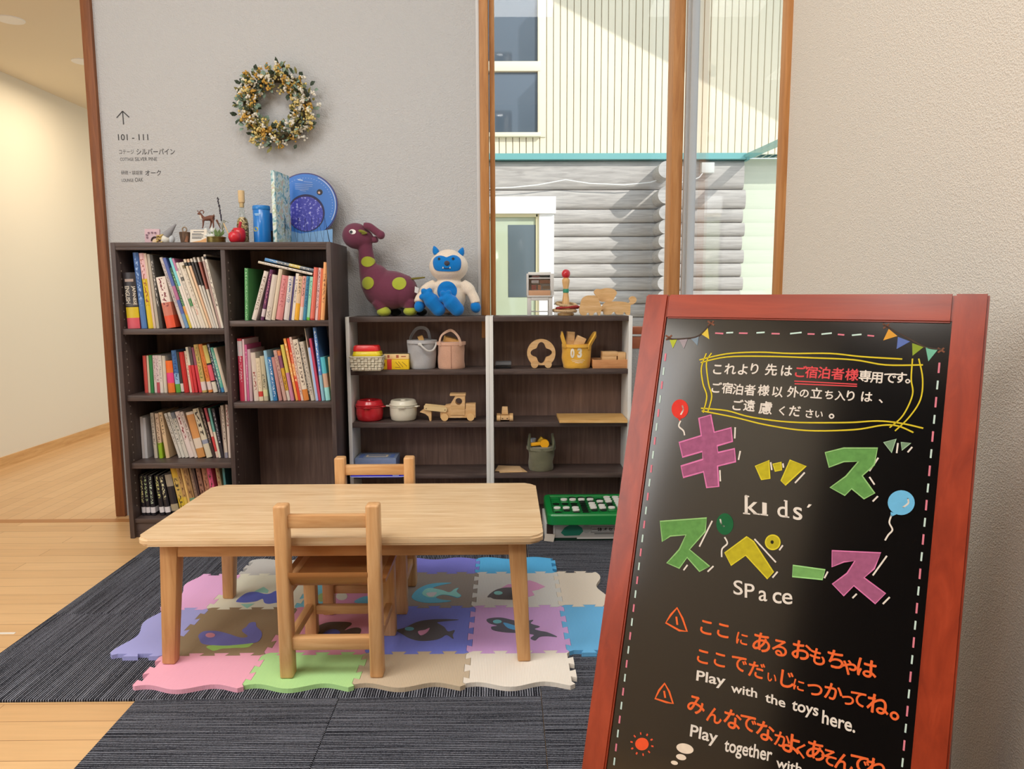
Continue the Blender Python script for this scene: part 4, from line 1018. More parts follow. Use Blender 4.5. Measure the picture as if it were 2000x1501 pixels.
strap(g, [(-.054, .026, .108), (-.05, .034, .135), (-.028, .045, .166), (.002, .05, .170), (.022, .05, .154), (.03, .05, .11)], (150, 150, 152), .014)
mb = MB().tube(smooth_line([(.0, -.063, .105), (.012, -.068, .093), (.032, -.064, .078), (.052, -.05, .082), (.062, -.03, .102), (.06, -.018, .112)], 5), .0042, 8); mb.done('handle', fabric((206, 204, 200)), g)
mb = MB().sph((-.002, -.063, .106), (.009, .005, .007)).done('handle_knot', fabric((206, 204, 200)), g)
blk('brown wooden block standing out of the grey fabric bucket', g.location+V((.0, .012, .108)), (.022, .022, .062), Euler((.1, -.35, .2)), col=PINE)
g = bucket('fabric_bucket', 'pinkish beige fabric bucket with an arched handle, beside the grey bucket', 881.5, 3.18, S2, .058, .059, .112, (206, 162, 138), wr=.002)
strap(g, [(-.043, -.046, .1), (-.045, -.046, .118), (-.036, -.035, .143), (-.008, -.02, .161), (.01, -.02, .159), (.032, -.036, .138), (.042, -.047, .115), (.043, -.047, .098)], (214, 176, 152), .011)
MB().box((.004, -.0595, .053), (.0022, .003, .1), bev=.001).done('seam', fabric((150, 106, 86)), g)
blk('wooden block lying in the pinkish beige bucket', g.location+V((-.006, .012, .118)), (.05, .04, .026), Euler((.2, .25, .3)), col=PINE)
blk('second wooden block deeper in the pinkish beige bucket', g.location+V((.022, .01, .104)), (.03, .04, .026), Euler((.1, -.4, .2)), col=PINE)
# yellow 03 bucket
g = bucket('fabric_bucket', 'yellow canvas bucket printed 03 with wooden blocks inside', 1126, 3.18, S2, .057, .060, .100, (226, 172, 66), wr=.003)
strap(g, [(-.052, -.034, .088), (-.056, -.036, .105), (-.066, -.025, .142), (-.063, .0, .147), (-.06, .024, .14), (-.05, .034, .1)], (230, 178, 70), .018, .007)
strap(g, [(.050, -.034, .082), (.052, -.037, .098), (.074, -.03, .135), (.078, -.012, .146), (.07, .012, .135), (.052, .03, .098)], (230, 178, 70), .018, .007)
bod = [o for o in g.children if o.name.startswith('body')][0]; bt = bvh_of(bod)
def wrap(parent, bvh, txt, x0, x1, z0, z1, mat_, nm, bold=.03, lift=.0009):
    vs, fs, (a0, a1, c0, c1) = text_geo(txt, bold); m_ = MB(); q = []
    for x, y in vs:
        X_ = x0+(x1-x0)*(x-a0)/(a1-a0); Z_ = z0+(z1-z0)*(y-c0)/(c1-c0)
        h = bvh.ray_cast(V((X_, -1, Z_)), V((0, 1, 0))); q.append(m_.bm.verts.new((X_, (h[0].y if h[0] is not None else 0)-lift, Z_)))
    for f in fs:
        try: m_.bm.faces.new([q[i] for i in f])
        except ValueError: pass
    return m_.done(nm, mat_, parent, smooth=0)
WPRINT = plain((236, 230, 214), .7)
wrap(g, bt, '0', -.031, -.014, .045, .086, WPRINT, 'numeral', .05); wrap(g, bt, '3', -.002, .018, .046, .088, WPRINT, 'numeral', .05)
mb = MB()
for z, a, b_ in ((.036, -.026, .03), (.03, -.022, .024), (.025, -.012, .02)):
    pts = []
    for k in range(9):
        x = a+(b_-a)*k/8; h = bt.ray_cast(V((x, -1, z)), V((0, 1, 0))); pts.append((x, h[0].y-.0009, z+.001*math.sin(k*1.3)))
    mb.stroke(pts, .0016, (0, -1, 0))
mb.done('small_print', WPRINT, g, smooth=0)
blk('tall wooden block standing in the yellow bucket', g.location+V((-.027, .008, .115)), (.032, .030, .078), Euler((0, .06, .1)))
blk('tilted wooden block in the yellow bucket', g.location+V((.012, -.012, .112)), (.040, .024, .044), Euler((0, .42, .1)))
# black dish
t = thing('plastic_dish', 'small clear and black plastic dish at the left end beside the ring car', 'dish', at(983, 712, 3.17, S2))
MB().box((0, 0, .008), (.066, .05, .016), bev=.002).done('base', plain((30, 30, 32), .25), t)
mb = MB()
for sx in (-1, 1): mb.box((sx*.033, 0, .022), (.002, .05, .012))
for sy in (-1, 1): mb.box((0, sy*.025, .022), (.066, .002, .012))
mb.done('clear_rim', plain((110, 112, 116), .15, 'smoky_plastic', .8), t)
# ring-shaped wooden car
t = thing('ring_car', 'round wooden toy car with a four-lobed hole, beside the yellow bucket', 'toy car', at(1057, 700, 3.175, S2))
mb = MB(); N = 48; RZ = .063; o_, i_ = [], []
for k in range(N):
    a = 2*PI*k/N; ro = .0605 if math.sin(a) > -.75 else .0605-.012*(abs(math.sin(a))-.75)*3
    ri = .0375+.0085*math.cos(4*a)
    o_.append((ro*math.cos(a), RZ+ro*math.sin(a))); i_.append((ri*math.cos(a), RZ+.002+ri*math.sin(a)))
for yy in (-.012, .012):
    pass
vo = [[mb.bm.verts.new((x, yy, z)) for x, z in o_] for yy in (-.012, .012)]; vi = [[mb.bm.verts.new((x, yy, z)) for x, z in i_] for yy in (-.012, .012)]
for k in range(N):
    j = (k+1) % N
    mb.bm.faces.new((vo[0][k], vo[0][j], vi[0][j], vi[0][k])); mb.bm.faces.new((vo[1][j], vo[1][k], vi[1][k], vi[1][j]))
    mb.bm.faces.new((vo[0][j], vo[0][k], vo[1][k], vo[1][j])); mb.bm.faces.new((vi[0][k], vi[0][j], vi[1][j], vi[1][k]))
mb.done('body', TOYW, t, smooth=40)
for sx in (-1, 1):
    for sy in (-1, 1): MB().cyl((sx*.029, sy*.0125, .0155), (sx*.029, sy*.021, .0155), .0152, seg=24).done('wheel', TOYW, t)
# wooden tray with blocks
t = thing('wooden_tray', 'shallow wooden tray with blocks in it, at the right end of the second shelf', 'tray', at(1188, 712, 3.19, S2)); tw2 = .148
mb = MB().box((0, 0, .003), (tw2, .11, .006))
for sy in (-1, 1): mb.box((0, sy*.052, .018), (tw2, .007, .036), bev=.001)
for sx in (-1, 1): mb.box((sx*(tw2/2-.0035), 0, .018), (.007, .098, .036), bev=.001)
mb.done('tray_body', wood('tray_wood', (192, 132, 84), (206, 148, 98), (218, 166, 116), 'X', 3, .5, 10), t)
tl = t.location
for lab, dx, dz, dm in (('lower of two stacked flat blocks in the wooden tray', .0, .046-.0065, (.062, .05, .0185)), ('upper of two stacked flat blocks in the wooden tray', .003, .0655-.0065, (.066, .05, .0195)), ('thick block at the right end of the wooden tray', .053, .052-.0065, (.034, .05, .040))):
    blk(lab, tl+V((dx, -.006, dz)), dm, Euler((0, 0, .03)), 'wooden_block')
blk('long flat block lying in the bottom of the wooden tray', tl+V((-.004, -.002, .018)), (.13, .086, .0235), Euler((0, 0, 0)))
# lidded pots
def pot(px, label, col, rough, grips):
    t = thing('lidded_pot', label, 'pot', at(px, 800, 3.185, S3)); m_ = plain(col, rough, coat=.3)
    MB().lathe([(0, 0), (.048, 0), (.054, .006), (.058, .03), (.0585, .058), (.061, .060), (.061, .064), (.054, .065), (0, .065)], seg=40).done('pot_body', m_, t, smooth=50)
    MB().lathe([(.0575, .0655), (.060, .066), (.0605, .070), (.056, .074), (.054, .084), (.05, .088), (.042, .089), (.038, .086), (.012, .086), (.010, .090), (0, .090)], seg=40).done('lid', m_, t, smooth=50)
    mb = MB()
    for a in grips: mb.box((math.cos(a)*.066, -abs(math.sin(a))*.066, .0625), (.018, .022, .005), Euler((0, 0, -a)), bev=.002)
    mb.box((0, -.063, .062), (.030, .012, .005), bev=.002).done('grip', m_, t)
pot(722, 'red plastic lidded pot on the third shelf', (206, 40, 50), .25, (.35,))
pot(788, 'cream plastic lidded pot beside the red pot', (222, 216, 196), .4, (.35, PI-.05))
# wooden loader truck, facing left
t = thing('toy_truck', 'wooden toy loader truck with a scoop arm, right of the cream pot', 'toy truck', at(877, 800, 3.17, S3))
def q(zx, zy): return ((670+zx/6.824-877)*MPX, (740+zy/6.824)), 
def tp(zx, zy): return ((670+zx/6.824-877)*MPX*1.0, (822-(740+zy/6.824))*MPX)
def slab(pts, y0, y1, nm, mt=TOYW, par=None):
    return MB().prism([(a, y0, b_) for a, b_ in (tp(*p_) for p_ in pts)], (0, y1-y0, 0)).done(nm, mt, par or t, smooth=30)
slab([(1300, 440), (1300, 520), (1770, 520), (1770, 330), (1640, 330), (1640, 400), (1440, 400), (1440, 340), (1370, 350)], -.018, .018, 'chassis')
mb = MB(); pts = [tp(*p_) for p_ in [(1440, 480), (1440, 330), (1500, 235), (1440, 235), (1432, 195), (1640, 195), (1632, 235), (1625, 480)]]
cx_, cz_ = tp(1548, 298); hole = [(cx_+.0150*math.cos(a), cz_+.0150*math.sin(a)) for a in (2*PI*k/24 for k in range(24))]
# cab side with a round window: ring of quads between hole and outline
def ring_out(a):
    d = V((math.cos(a), math.sin(a))); best = None
    for i in range(len(pts)):
        p0 = V(pts[i])-V((cx_, cz_)); p1 = V(pts[(i+1) % len(pts)])-V((cx_, cz_)); e = p1-p0; den = d.x*e.y-d.y*e.x
        if abs(den) < 1e-9: continue
        s_ = (p0.x*e.y-p0.y*e.x)/den; u_ = (p0.x*d.y-p0.y*d.x)/den
        if s_ > 0 and -1e-6 <= u_ <= 1+1e-6 and (best is None or s_ < best): best = s_
    return (cx_+d.x*best, cz_+d.y*best)
angs = sorted([2*PI*k/24 for k in range(24)]+[math.atan2(p_[1]-cz_, p_[0]-cx_) % (2*PI) for p_ in pts])
hin = [(cx_+.0150*math.cos(a), cz_+.0150*math.sin(a)) for a in angs]; hout = [ring_out(a) for a in angs]
for y0, y1 in ((-.0215, -.0185), (.0185, .0215)):
    A = [[mb.bm.verts.new((x, y, z)) for x, z in L_] for y in (y0, y1) for L_ in (hin, hout)]; n = len(angs)
    for k in range(n):
        j = (k+1) % n
        mb.bm.faces.new((A[0][k], A[0][j], A[1][j], A[1][k])); mb.bm.faces.new((A[2][j], A[2][k], A[3][k], A[3][j]))
        mb.bm.faces.new((A[0][j], A[0][k], A[2][k], A[2][j])); mb.bm.faces.new((A[1][k], A[1][j], A[3][j], A[3][k]))
mb.done('cab', TOYW, t, smooth=30)
slab([(1432, 195), (1640, 195), (1640, 222), (1432, 222)], -.024, .024, 'cab_roof')
slab([(1440, 330), (1460, 300), (1470, 310), (1470, 470), (1440, 470)], -.018, .018, 'cab_front')
for y0 in (-.026, .0195): slab([(1085, 350), (1100, 345), (1380, 375), (1395, 395), (1385, 432), (1365, 440), (1100, 410), (1085, 395)], y0, y0+.006, 'arm', plain((226, 198, 146), .5))
slab([(1025, 440), (1080, 405), (1170, 415), (1180, 450), (1178, 560), (1155, 560), (1140, 500), (1100, 465)], -.018, .018, 'scoop')
for zx in (1358, 1705):
    a = tp(zx, 510)
    for sy in (-1, 1): MB().cyl((a[0], sy*.019, .0163), (a[0], sy*.027, .0163), .0158, seg=24).done('wheel', plain((228, 186, 128), .5), t)
mb = MB()
for zx, zy in ((1115, 388), (1365, 410)):
    a = tp(zx, zy); mb.cyl((a[0], -.0275, a[1]), (a[0], -.0258, a[1]), .0022, seg=10)
mb.done('pegs', plain((120, 96, 66), .5), t)
# small car seen from the front
t = thing('toy_car', 'small wooden toy car facing the viewer, at the left of the third shelf', 'toy car', at(986, 800, 3.16, S3))
MB().box((0, 0, .015), (.038, .07, .017), bev=.002).done('body', TOYW, t)
MB().bar((0, .008, .0235), (0, .012, .058), .024, .03, bev=.002, taper=1.2).done('cab', TOYW, t)
for sx in (-1, 1):
    for yy in (-.026, .024): MB().cyl((sx*.0195, yy, .0135), (sx*.035, yy, .0135), .0133, seg=22).done('wheel', TOYW, t)
    MB().cyl((sx*.010, -.0362, .013), (sx*.010, -.0348, .013), .0028, seg=12).done('headlight', plain((96, 74, 52), .6), t)
# pine board sticking out of the third shelf
p0 = at(1087, 812, 3.09, S3)
mb = MB().prism([(0, 0, .0005), (.286, -.008, .0005), (.290, .17, .0005), (.0, .178, .0005)], (0, 0, .012))
tag(mb.done('wooden_board', PINE, None, V((p0.x+.012, 3.085, S3)), smooth=0), 'loose pine board lying along the right half of the third shelf', 'board')
# olive bucket with yellow toys
g = bucket('fabric_bucket', 'olive green canvas bucket holding yellow plastic toys, on the lowest visible shelf', 1057, 3.185, S4, .054, .060, .102, (112, 110, 88), wr=.003)
strap(g, [(-.050, -.032, .09), (-.054, -.03, .12), (-.05, -.012, .148), (-.05, .012, .148), (-.052, .028, .12), (-.05, .034, .098)], (96, 98, 76), .014, .008)
strap(g, [(.050, -.032, .09), (.054, -.03, .12), (.05, -.012, .148), (.05, .012, .148), (.052, .028, .12), (.05, .034, .098)], (96, 98, 76), .014, .008)
YEL = plain((246, 178, 30), .35)
t = thing('toy_spanner', 'yellow plastic toy spanner lying in the olive bucket', 'toy', g.location+V((-.004, -.02, .112)))
mb = MB().box((-.022, 0, .004), (.044, .02, .014), Euler((0, -.1, 0)), bev=.003).cyl((.018, .008, .006), (.018, -.010, .006), .019, seg=20); mb.done('toy_body', YEL, t)
t = thing('toy_brick', 'golden yellow toy brick behind the toy spanner in the olive bucket', 'toy', g.location+V((.004, .014, .122)))
MB().box((0, 0, 0), (.032, .024, .028), Euler((0, .7, 0)), bev=.003).done('toy_body', plain((240, 196, 60), .4), t)
t = thing('toy_cup', 'pale blue toy cup at the back of the olive bucket', 'toy', g.location+V((-.034, .012, .122)))
MB().lathe([(.008, -.016), (.013, .012), (.011, .012), (.006, -.014)], seg=16).done('toy_body', plain((190, 204, 224), .4), t)
# loose card sheets
for k, (dx, dy, rz, lab, c) in enumerate(((.0, .0, .08, 'lower sheet of tan card on the lowest visible shelf', (206, 170, 122)), (-.01, .012, -.14, 'upper sheet of tan card lying skewed beside the olive bucket', (222, 186, 142)))):
    p = at(1000, 918, 3.172, S4+.0005+.0016*k)
    o = MB().prism([(-.058, -.05, 0), (.062, -.05, 0), (.04, .05, 0), (-.058, .052, 0)], (0, 0, .0014)).done('card_sheet', plain(c, .8, noise=.06, nscale=20), None, p+V((dx, dy, 0)), smooth=0)
    o.rotation_euler.z = rz; tag(o, lab, 'card', 'sheets of card on the shelf')
# boxes on the lowest visible shelf of the left unit
p = at(744, 930, 3.125, S4)
t = thing('plastic_tray', 'deep blue plastic tray sticking out of the shelf behind the far chair', 'tray', p)
def rr_loft(secs, nm, mat_, par):
    m_ = MB(); vs = [[m_.bm.verts.new((x, y, z)) for x, y in rrect(-w_/2, w_/2, -d_/2, d_/2, .012, 4)] for w_, d_, z in secs]
    for a, b_ in zip(vs, vs[1:]):
        for i in range(len(a)): j = (i+1) % len(a); m_.bm.faces.new((a[i], a[j], b_[j], b_[i]))
    m_.bm.faces.new(vs[0][::-1]); m_.bm.faces.new(vs[-1]); return m_.done(nm, mat_, par, smooth=40)
rr_loft([(.20, .17, 0), (.212, .18, .004), (.222, .19, .006), (.226, .192, .010), (.218, .186, .018)], 'tray_body', plain((44, 44, 190), .3, coat=.3), t)
rr_loft([(.228, .194, .0062), (.230, .196, .0078), (.228, .194, .0094)], 'rim', plain((170, 176, 226), .3), t)
MB().box((.078, -.0955, .0135), (.026, .001, .004), Euler((.35, 0, 0))).done('sticker', plain((190, 196, 236), .5), t)
p = at(738, 900, 3.18, S4+.0185)
t = thing('game_box', 'grey-blue game box with an ornate label, lying on the blue tray', 'box', p)
MB().box((0, 0, .024), (.176, .12, .047), bev=.0015).done('carton', plain((120, 136, 166), .5, noise=.15, nscale=60), t)
MB().box((.0, -.01, .0478), (.094, .04, .0006)).done('label', plain((214, 196, 168), .6), t)
MB().box((.0, -.01, .0482), (.076, .022, .0006)).done('label_center', plain((120, 132, 160), .6), t)
for sx in (-1, 1): MB().box((sx*.066, -.01, .0478), (.018, .07, .0006)).done('ornament', plain((92, 116, 176), .6), t)
# ---- reversi board on its box, on the carpet in front of the right unit
p = V((.335, 2.985, CT))
t = thing('game_carton', 'white and green game carton lying on the carpet under the green board', 'box', p)
rx = .36/2
MB().box((0, 0, .045), (.36, .20, .064), bev=.002).done('carton', plain((206, 206, 204), .45), t)
MB().box((0, .0, .006), (.35, .19, .012), bev=.002).done('lower_tray', plain((18, 62, 44), .5), t)
MB().box((.06, -.1004, .012), (.22, .002, .006)).done('white_edge', WHITE, t)
mb = MB().prism([(x, -.1006, z) for x, z in [(-.115, .035), (-.1, .056), (-.08, .067), (-.05, .068), (-.03, .055), (-.025, .04), (-.04, .024), (-.1, .022)]], (0, -.0006, 0)); mb.done('green_panel', plain((40, 140, 116), .45), t, smooth=0)
mb = MB().cyl((-.012, -.1008, .05), (-.012, -.0998, .05), .017, seg=28).done('disc_print', plain((180, 184, 182), .4), t)
MB().box((.09, -.1005, .047), (.17, .0012, .026)).done('grey_panel', plain((150, 152, 152), .45), t)
MB().box((.09, -.101, .048), (.165, .0012, .020)).done('label_panel', plain((196, 196, 196), .45), t)
MB().glyph_fit('一体オセロ', (.010, -.1022, .041), (.105, 0, 0), (0, 0, .015), .03).done('lettering', BLACK, t, smooth=0)
MB().box((.06, -.1005, .030), (.08, .0012, .003)).done('small_print', plain((110, 112, 112), .5), t)
MB().box((-.157, -.1005, .047), (.03, .0012, .05)).done('dark_print', plain((60, 46, 40), .5), t)
MB().box((-.142, -.101, .048), (.007, .0012, .034)).done('white_print', plain((220, 222, 222), .5), t)
MB().prism([(-.183, -.106, .004), (-.145, -.108, .0), (-.138, -.104, .03), (-.178, -.102, .032)], (0, -.0016, 0)).done('torn_flap', plain((214, 206, 194), .8), t, smooth=0)
p2 = p+V((.004, .004, .0775))
t = thing('game_board', 'green plastic board game with white and black discs, on its carton', 'board game', p2)
GRN = plain((16, 136, 62), .35, coat=.2); gw, gd = .352, .30
m_ = MB(); vs = [[m_.bm.verts.new((x, y, z)) for x, y in rrect(-w_/2, w_/2, -d_/2, d_/2, r_, 5)] for w_, d_, z, r_ in ((.33, .28, 0, .02), (gw, gd, .004, .025), (gw, gd, .040, .025), (gw-.008, gd-.008, .046, .022), (gw-.045, gd-.045, .046, .006), (gw-.05, gd-.05, .040, .004))]
for a, b_ in zip(vs, vs[1:]):
    for i in range(len(a)): j = (i+1) % len(a); m_.bm.faces.new((a[i], a[j], b_[j], b_[i]))
m_.bm.faces.new(vs[0][::-1]); m_.bm.faces.new(vs[-1]); m_.done('board', GRN, t, smooth=30)
iw, idp = gw-.055, gd-.055; mb = MB()
for k in range(9):
    mb.box((-iw/2+iw*k/8, 0, .0405), (.0016, idp, .001)); mb.box((0, -idp/2+idp*k/8, .0405), (iw, .0016, .001))
mb.done('grid', plain((8, 60, 30), .5), t)
BRD = ['..bbb.ww', '.wwwwbww', '...bbwww', 'bbbbwbbw', '..bbwwbw', 'wwwbwwww', '.bwbbb.w', 'b.bb....']
for r_, row in enumerate(BRD):
    for c_, ch in enumerate(row):
        x, y = -iw/2+iw*(c_+.5)/8, idp/2-idp*(r_+.5)/8
        if ch == 'w': MB().cyl((x, y, .0405), (x, y, .0455), .0142, seg=22).done('white_disc', plain((236, 236, 230), .35), t)
        if ch == 'b': MB().lathe([(0, .0412), (.009, .0412), (.0135, .0428), (.0142, .0425), (.0142, .0405)], (x, y, 0), 22).done('black_disc', plain((14, 30, 20), .4), t)

# ================================================================== ON TOP OF THE LOW UNITS
t0 = 0
# long-necked dinosaur plush
DY = 3.20; DM = DY/F/6.667
t = thing('plush_dinosaur', 'plum long-necked dinosaur plush with lime spots, beside the white plush', 'plush toy', at(748, 615, DY, STOP))
def dp(zx, zy, y=0): return V(((660+zx/6.667-748)*DY/F, y, (1318-zy)*DM))
PLUM = fabric((112, 58, 78), 500); LIME = fabric((168, 178, 62), 500)
k = DM
mb = MB()
mb.sph(dp(680, 985), (335*k, .078, 250*k)).sph(dp(520, 900), (205*k, .070, 250*k), Euler((0, -.2, 0)))
mb.sph(dp(860, 1000), (185*k, .068, 215*k))
mb.tube([dp(480, 900), dp(420, 740), dp(395, 600), dp(385, 480), dp(380, 380)], [.058, .042, .035, .031, .030], 14)
mb.sph(dp(270, 300, -.004), (178*k, .048, 165*k), Euler((0, .25, 0))).sph(dp(370, 330), (120*k, .040, 120*k))
for x0, z0, x1, z1, y in ((540, 1120, 600, 1230, -.03), (945, 1120, 948, 1225, -.022), (690, 1130, 720, 1230, .035), (1040, 1120, 1060, 1230, .035)):
    mb.tube([dp(x0, z0, y), dp(x1, z1, y)], [.030, .024], 12)
bd_ = blob(mb, 'body', PLUM, t, .0042, 8)
mb = MB(); mb.tube(smooth_line([dp(390, 180, -.02), dp(460, 190, -.026), (dp(540, 250, -.026)), dp(600, 290, -.026)], 4), [.016]*12+[.017], 10); mb.sph(dp(596, 292, -.026), .0185)
blob(mb, 'ear', PLUM, t, .003, 4)
mb = MB(); mb.tube(smooth_line([dp(440, 300, .0), dp(480, 345, -.004), dp(545, 340, -.01)], 4), [.014]*8+[.012], 10); blob(mb, 'ear', PLUM, t, .003, 4)
for x1, z1, y in ((618, 1268, -.036), (952, 1262, -.026)):
    m2 = MB(); m2.sph(dp(x1, z1-4, y), (92*k, .03, 58*k)).sph(dp(x1-5, z1-25, y+.006), (76*k, .026, 62*k)); blob(m2, 'foot', LIME, t, .003, 5)
for x1, z1, y in ((730, 1272, .04), (1070, 1272, .036)):
    m2 = MB(); m2.sph(dp(x1, z1-2, y), (80*k, .026, 50*k)); blob(m2, 'foot', fabric((40, 46, 38), 500), t, .003, 5)
bv = bvh_of(bd_)
for zx, zy, rx_, rz_, ro in ((435, 897, 84, 76, .5), (832, 905, 86, 78, 0), (425, 628, 80, 66, 0)):
    c = dp(zx, zy); patch(bv, ell(c.x, c.z, rx_*k, rz_*k, ro), 'spot', LIME, t, .002)
c = dp(255, 258); patch(bv, ell(c.x, c.z, 42*k, 30*k, -.1), 'eye_white', WHITE, t, .002)
c = dp(240, 262); patch(bv, ell(c.x, c.z, 19*k, 19*k), 'pupil', BLACK, t, .0035, 3)
m2 = MB(); m2.sph(dp(375, 255, -.044), (52*k, .009, 22*k), Euler((0, .3, 0))).sph(dp(400, 275, -.042), (40*k, .008, 16*k), Euler((0, -.2, 0))); m2.done('nose', fabric((128, 128, 50), 500), t)
m2 = MB().tube([dp(925, 850, -.02), dp(1040, 838, -.02), dp(1145, 826, -.02)], [.004, .0045, .003], 8); m2.done('tail', fabric((110, 104, 44), 500), t)
m2 = MB().prism([dp(1030, 940, -.06), dp(1078, 965, -.055), dp(1060, 1030, -.055), dp(1022, 1015, -.06)], (0, -.001, 0)); m2.done('tag', WHITE, t)
# white and blue monster plush, sitting
t = thing('plush_monster', 'white furry plush with blue face, horns and feet, sitting by the window', 'plush toy', at(878, 615, DY, STOP)+V((0, -.010, 0)))
def yp(zx, zy, y=0): return V(((660+zx/6.667-876)*DY/F, y, (1318-zy)*DM))
FUR = fabric((228, 214, 196), 260); BLU = fabric((16, 120, 200), 500)
mb = MB()
mb.sph(yp(1440, 690, .0), (252*k, .074, 200*k)).sph(yp(1440, 640), (205*k, .066, 170*k))
mb.sph(yp(1440, 1074, .01), (215*k, .066, 238*k)).sph(yp(1440, 930, .005), (190*k, .058, 100*k))
mb.tube(smooth_line([yp(1270, 920, .0), yp(1160, 980, -.01), yp(1085, 1090, -.034), yp(1068, 1150, -.044)], 4), [.026]*6+[.023]*7, 12)
mb.tube(smooth_line([yp(1610, 920, .0), yp(1690, 970, -.006), yp(1760, 1080, -.014), yp(1785, 1160, -.02)], 4), [.025]*6+[.021]*7, 12)
bd_ = blob(mb, 'body', FUR, t, .0042, 7)
for zx, zy, y, r_, ro in ((1782, 1205, -.022, (66, 76), -.35), (1072, 1190, -.046, (66, 76), .2)):
    m2 = MB(); m2.sph(yp(zx, zy, y), (r_[0]*k, .022, r_[1]*k), Euler((0, ro, 0))); m2.done('hand', BLU, t)
for (zx, zy), (zx2, zy2) in (((1290, 530), (1255, 430)), ((1590, 545), (1625, 450))):
    m2 = MB(); a, b_ = yp(zx, zy), yp(zx2, zy2); m2.tube([a, a.lerp(b_, .35), a.lerp(b_, .7), b_], [.013, .0145, .010, .003], 12); m2.done('horn', BLU, t, smooth=60)
for toe, heel in (((1195, 1072), (1318, 1228)), ((1437, 1098), (1552, 1228))):
    m2 = MB(); a, b_ = yp(toe[0], toe[1], -.072), yp(heel[0], heel[1], -.062); d_ = (a-b_).normalized(); sd = d_.cross(V((0, 1, 0))).normalized()
    m2.sph(b_, .030).tube([b_, b_.lerp(a, .35), b_.lerp(a, .75), a], [.029, .031, .033, .026], 14).sph(a, .026)
    for s_, e_ in ((-.020, .016), (.0, .030), (.021, .016)): m2.sph(a+sd*s_+d_*e_, .0125)
    blob(m2, 'foot', BLU, t, .0032, 5)
    m3 = MB().tube([yp(heel[0], heel[1]-10, -.05), yp(1440, 1215, .0)], [.024, .03], 12); m3.done('leg', FUR, t)
bv = bvh_of(bd_)
fc = [(1255,640),(1268,595),(1300,570),(1350,560),(1395,570),(1430,582),(1470,566),(1510,555),(1555,565),(1595,600),(1607,650),(1600,710),(1575,742),(1510,754),(1400,754),(1310,745),(1270,710)]
patch(bv, [(v.x, v.z) for v in smooth_line([yp(*p_) for p_ in fc], 3, True)], 'face', BLU, t, .0022, 7)
patch(bv, [(v.x, v.z) for v in (yp(1425+124*math.cos(a), 1000+120*math.sin(a)) for a in (2*PI*i/24 for i in range(24)))], 'belly', BLU, t, .0022, 7)
for zx, zy, r_, m_ in ((1338, 605, 15, BLACK), (1508, 605, 15, BLACK)):
    c = yp(zx, zy); patch(bv, ell(c.x, c.z, r_*k, r_*k), 'eye', m_, t, .0045, 3)
c = yp(1435, 655); h = bv.ray_cast(V((c.x, -1, c.z)), V((0, 1, 0)))[0]
MB().sph((c.x, h.y-.003, c.z), (.0115, .007, .0105)).done('nose', fabric((72, 70, 80), 500), t)
c = yp(1430, 715); patch(bv, [(c.x-55*k, c.z+8*k), (c.x-45*k, c.z-4*k), (c.x, c.z-10*k), (c.x+45*k, c.z-4*k), (c.x+55*k, c.z+8*k), (c.x+40*k, c.z+2*k), (c.x, c.z-2*k), (c.x-40*k, c.z+2*k)], 'mouth', plain((30, 60, 110), .8), t, .0042, 3)
for dx in (-42, 42): patch(bv, [(c.x+(dx-9)*k, c.z-2*k), (c.x+(dx+9)*k, c.z-2*k), (c.x+dx*k, c.z+20*k)], 'tooth', WHITE, t, .005, 2)
# small white display stand
t = thing('display_stand', 'small white tiered stand with picture cards in front of the window', 'stand', at(1054, 612, 3.2, STOP))
k2 = 3.2/F/5.882
def sp(zx, zy, y=0): return V(((920+zx/5.882-1054)*3.2/F, y, (802-zy)*k2))
WG = plain((206, 206, 204), .5)
def sbox(x0, z0, x1, z1, y0, y1, nm, m_, bev=.0008):
    a, b_ = sp(x0, z0), sp(x1, z1); return MB().box(((a.x+b_.x)/2, (y0+y1)/2, (a.z+b_.z)/2), (abs(b_.x-a.x), y1-y0, abs(a.z-b_.z)), bev=bev).done(nm, m_, t)
for x0, x1 in ((648, 690), (885, 930)):
    for y0 in (-.034, .026): sbox(x0, 590, x1, 802, y0, y0+.008, 'leg', WG)
sbox(645, 575, 940, 592, -.04, .04, 'shelf', WG); sbox(690, 750, 885, 762, -.004, .004, 'rung', WG); sbox(690, 592, 885, 632, -.036, -.03, 'apron', WG)
sbox(640, 330, 660, 575, -.03, .036, 'side', WG); sbox(905, 330, 945, 575, -.03, .036, 'side', WG); sbox(660, 310, 920, 575, .024, .03, 'backboard', plain((224, 222, 214), .5))
sbox(655, 330, 935, 348, -.02, .03, 'crossbar', WG); sbox(650, 375, 935, 388, -.024, .024, 'rack', WG)
sbox(660, 518, 905, 575, -.038, .02, 'drawer', plain((196, 152, 118), .6))
for x0, z0, x1, z1, c, y in ((698, 352, 785, 400, (96, 66, 62), -.022), (692, 405, 775, 438, (150, 142, 140), -.026), (785, 402, 900, 440, (110, 76, 56), -.026), (692, 458, 745, 512, (120, 70, 60), -.032), (765, 458, 798, 512, (140, 96, 70), -.032), (820, 468, 900, 504, (104, 84, 64), -.032)):
    sbox(x0, z0, x1, z1, y, y+.004, 'picture_card', plain(c, .5, noise=.4, nscale=250), 0)
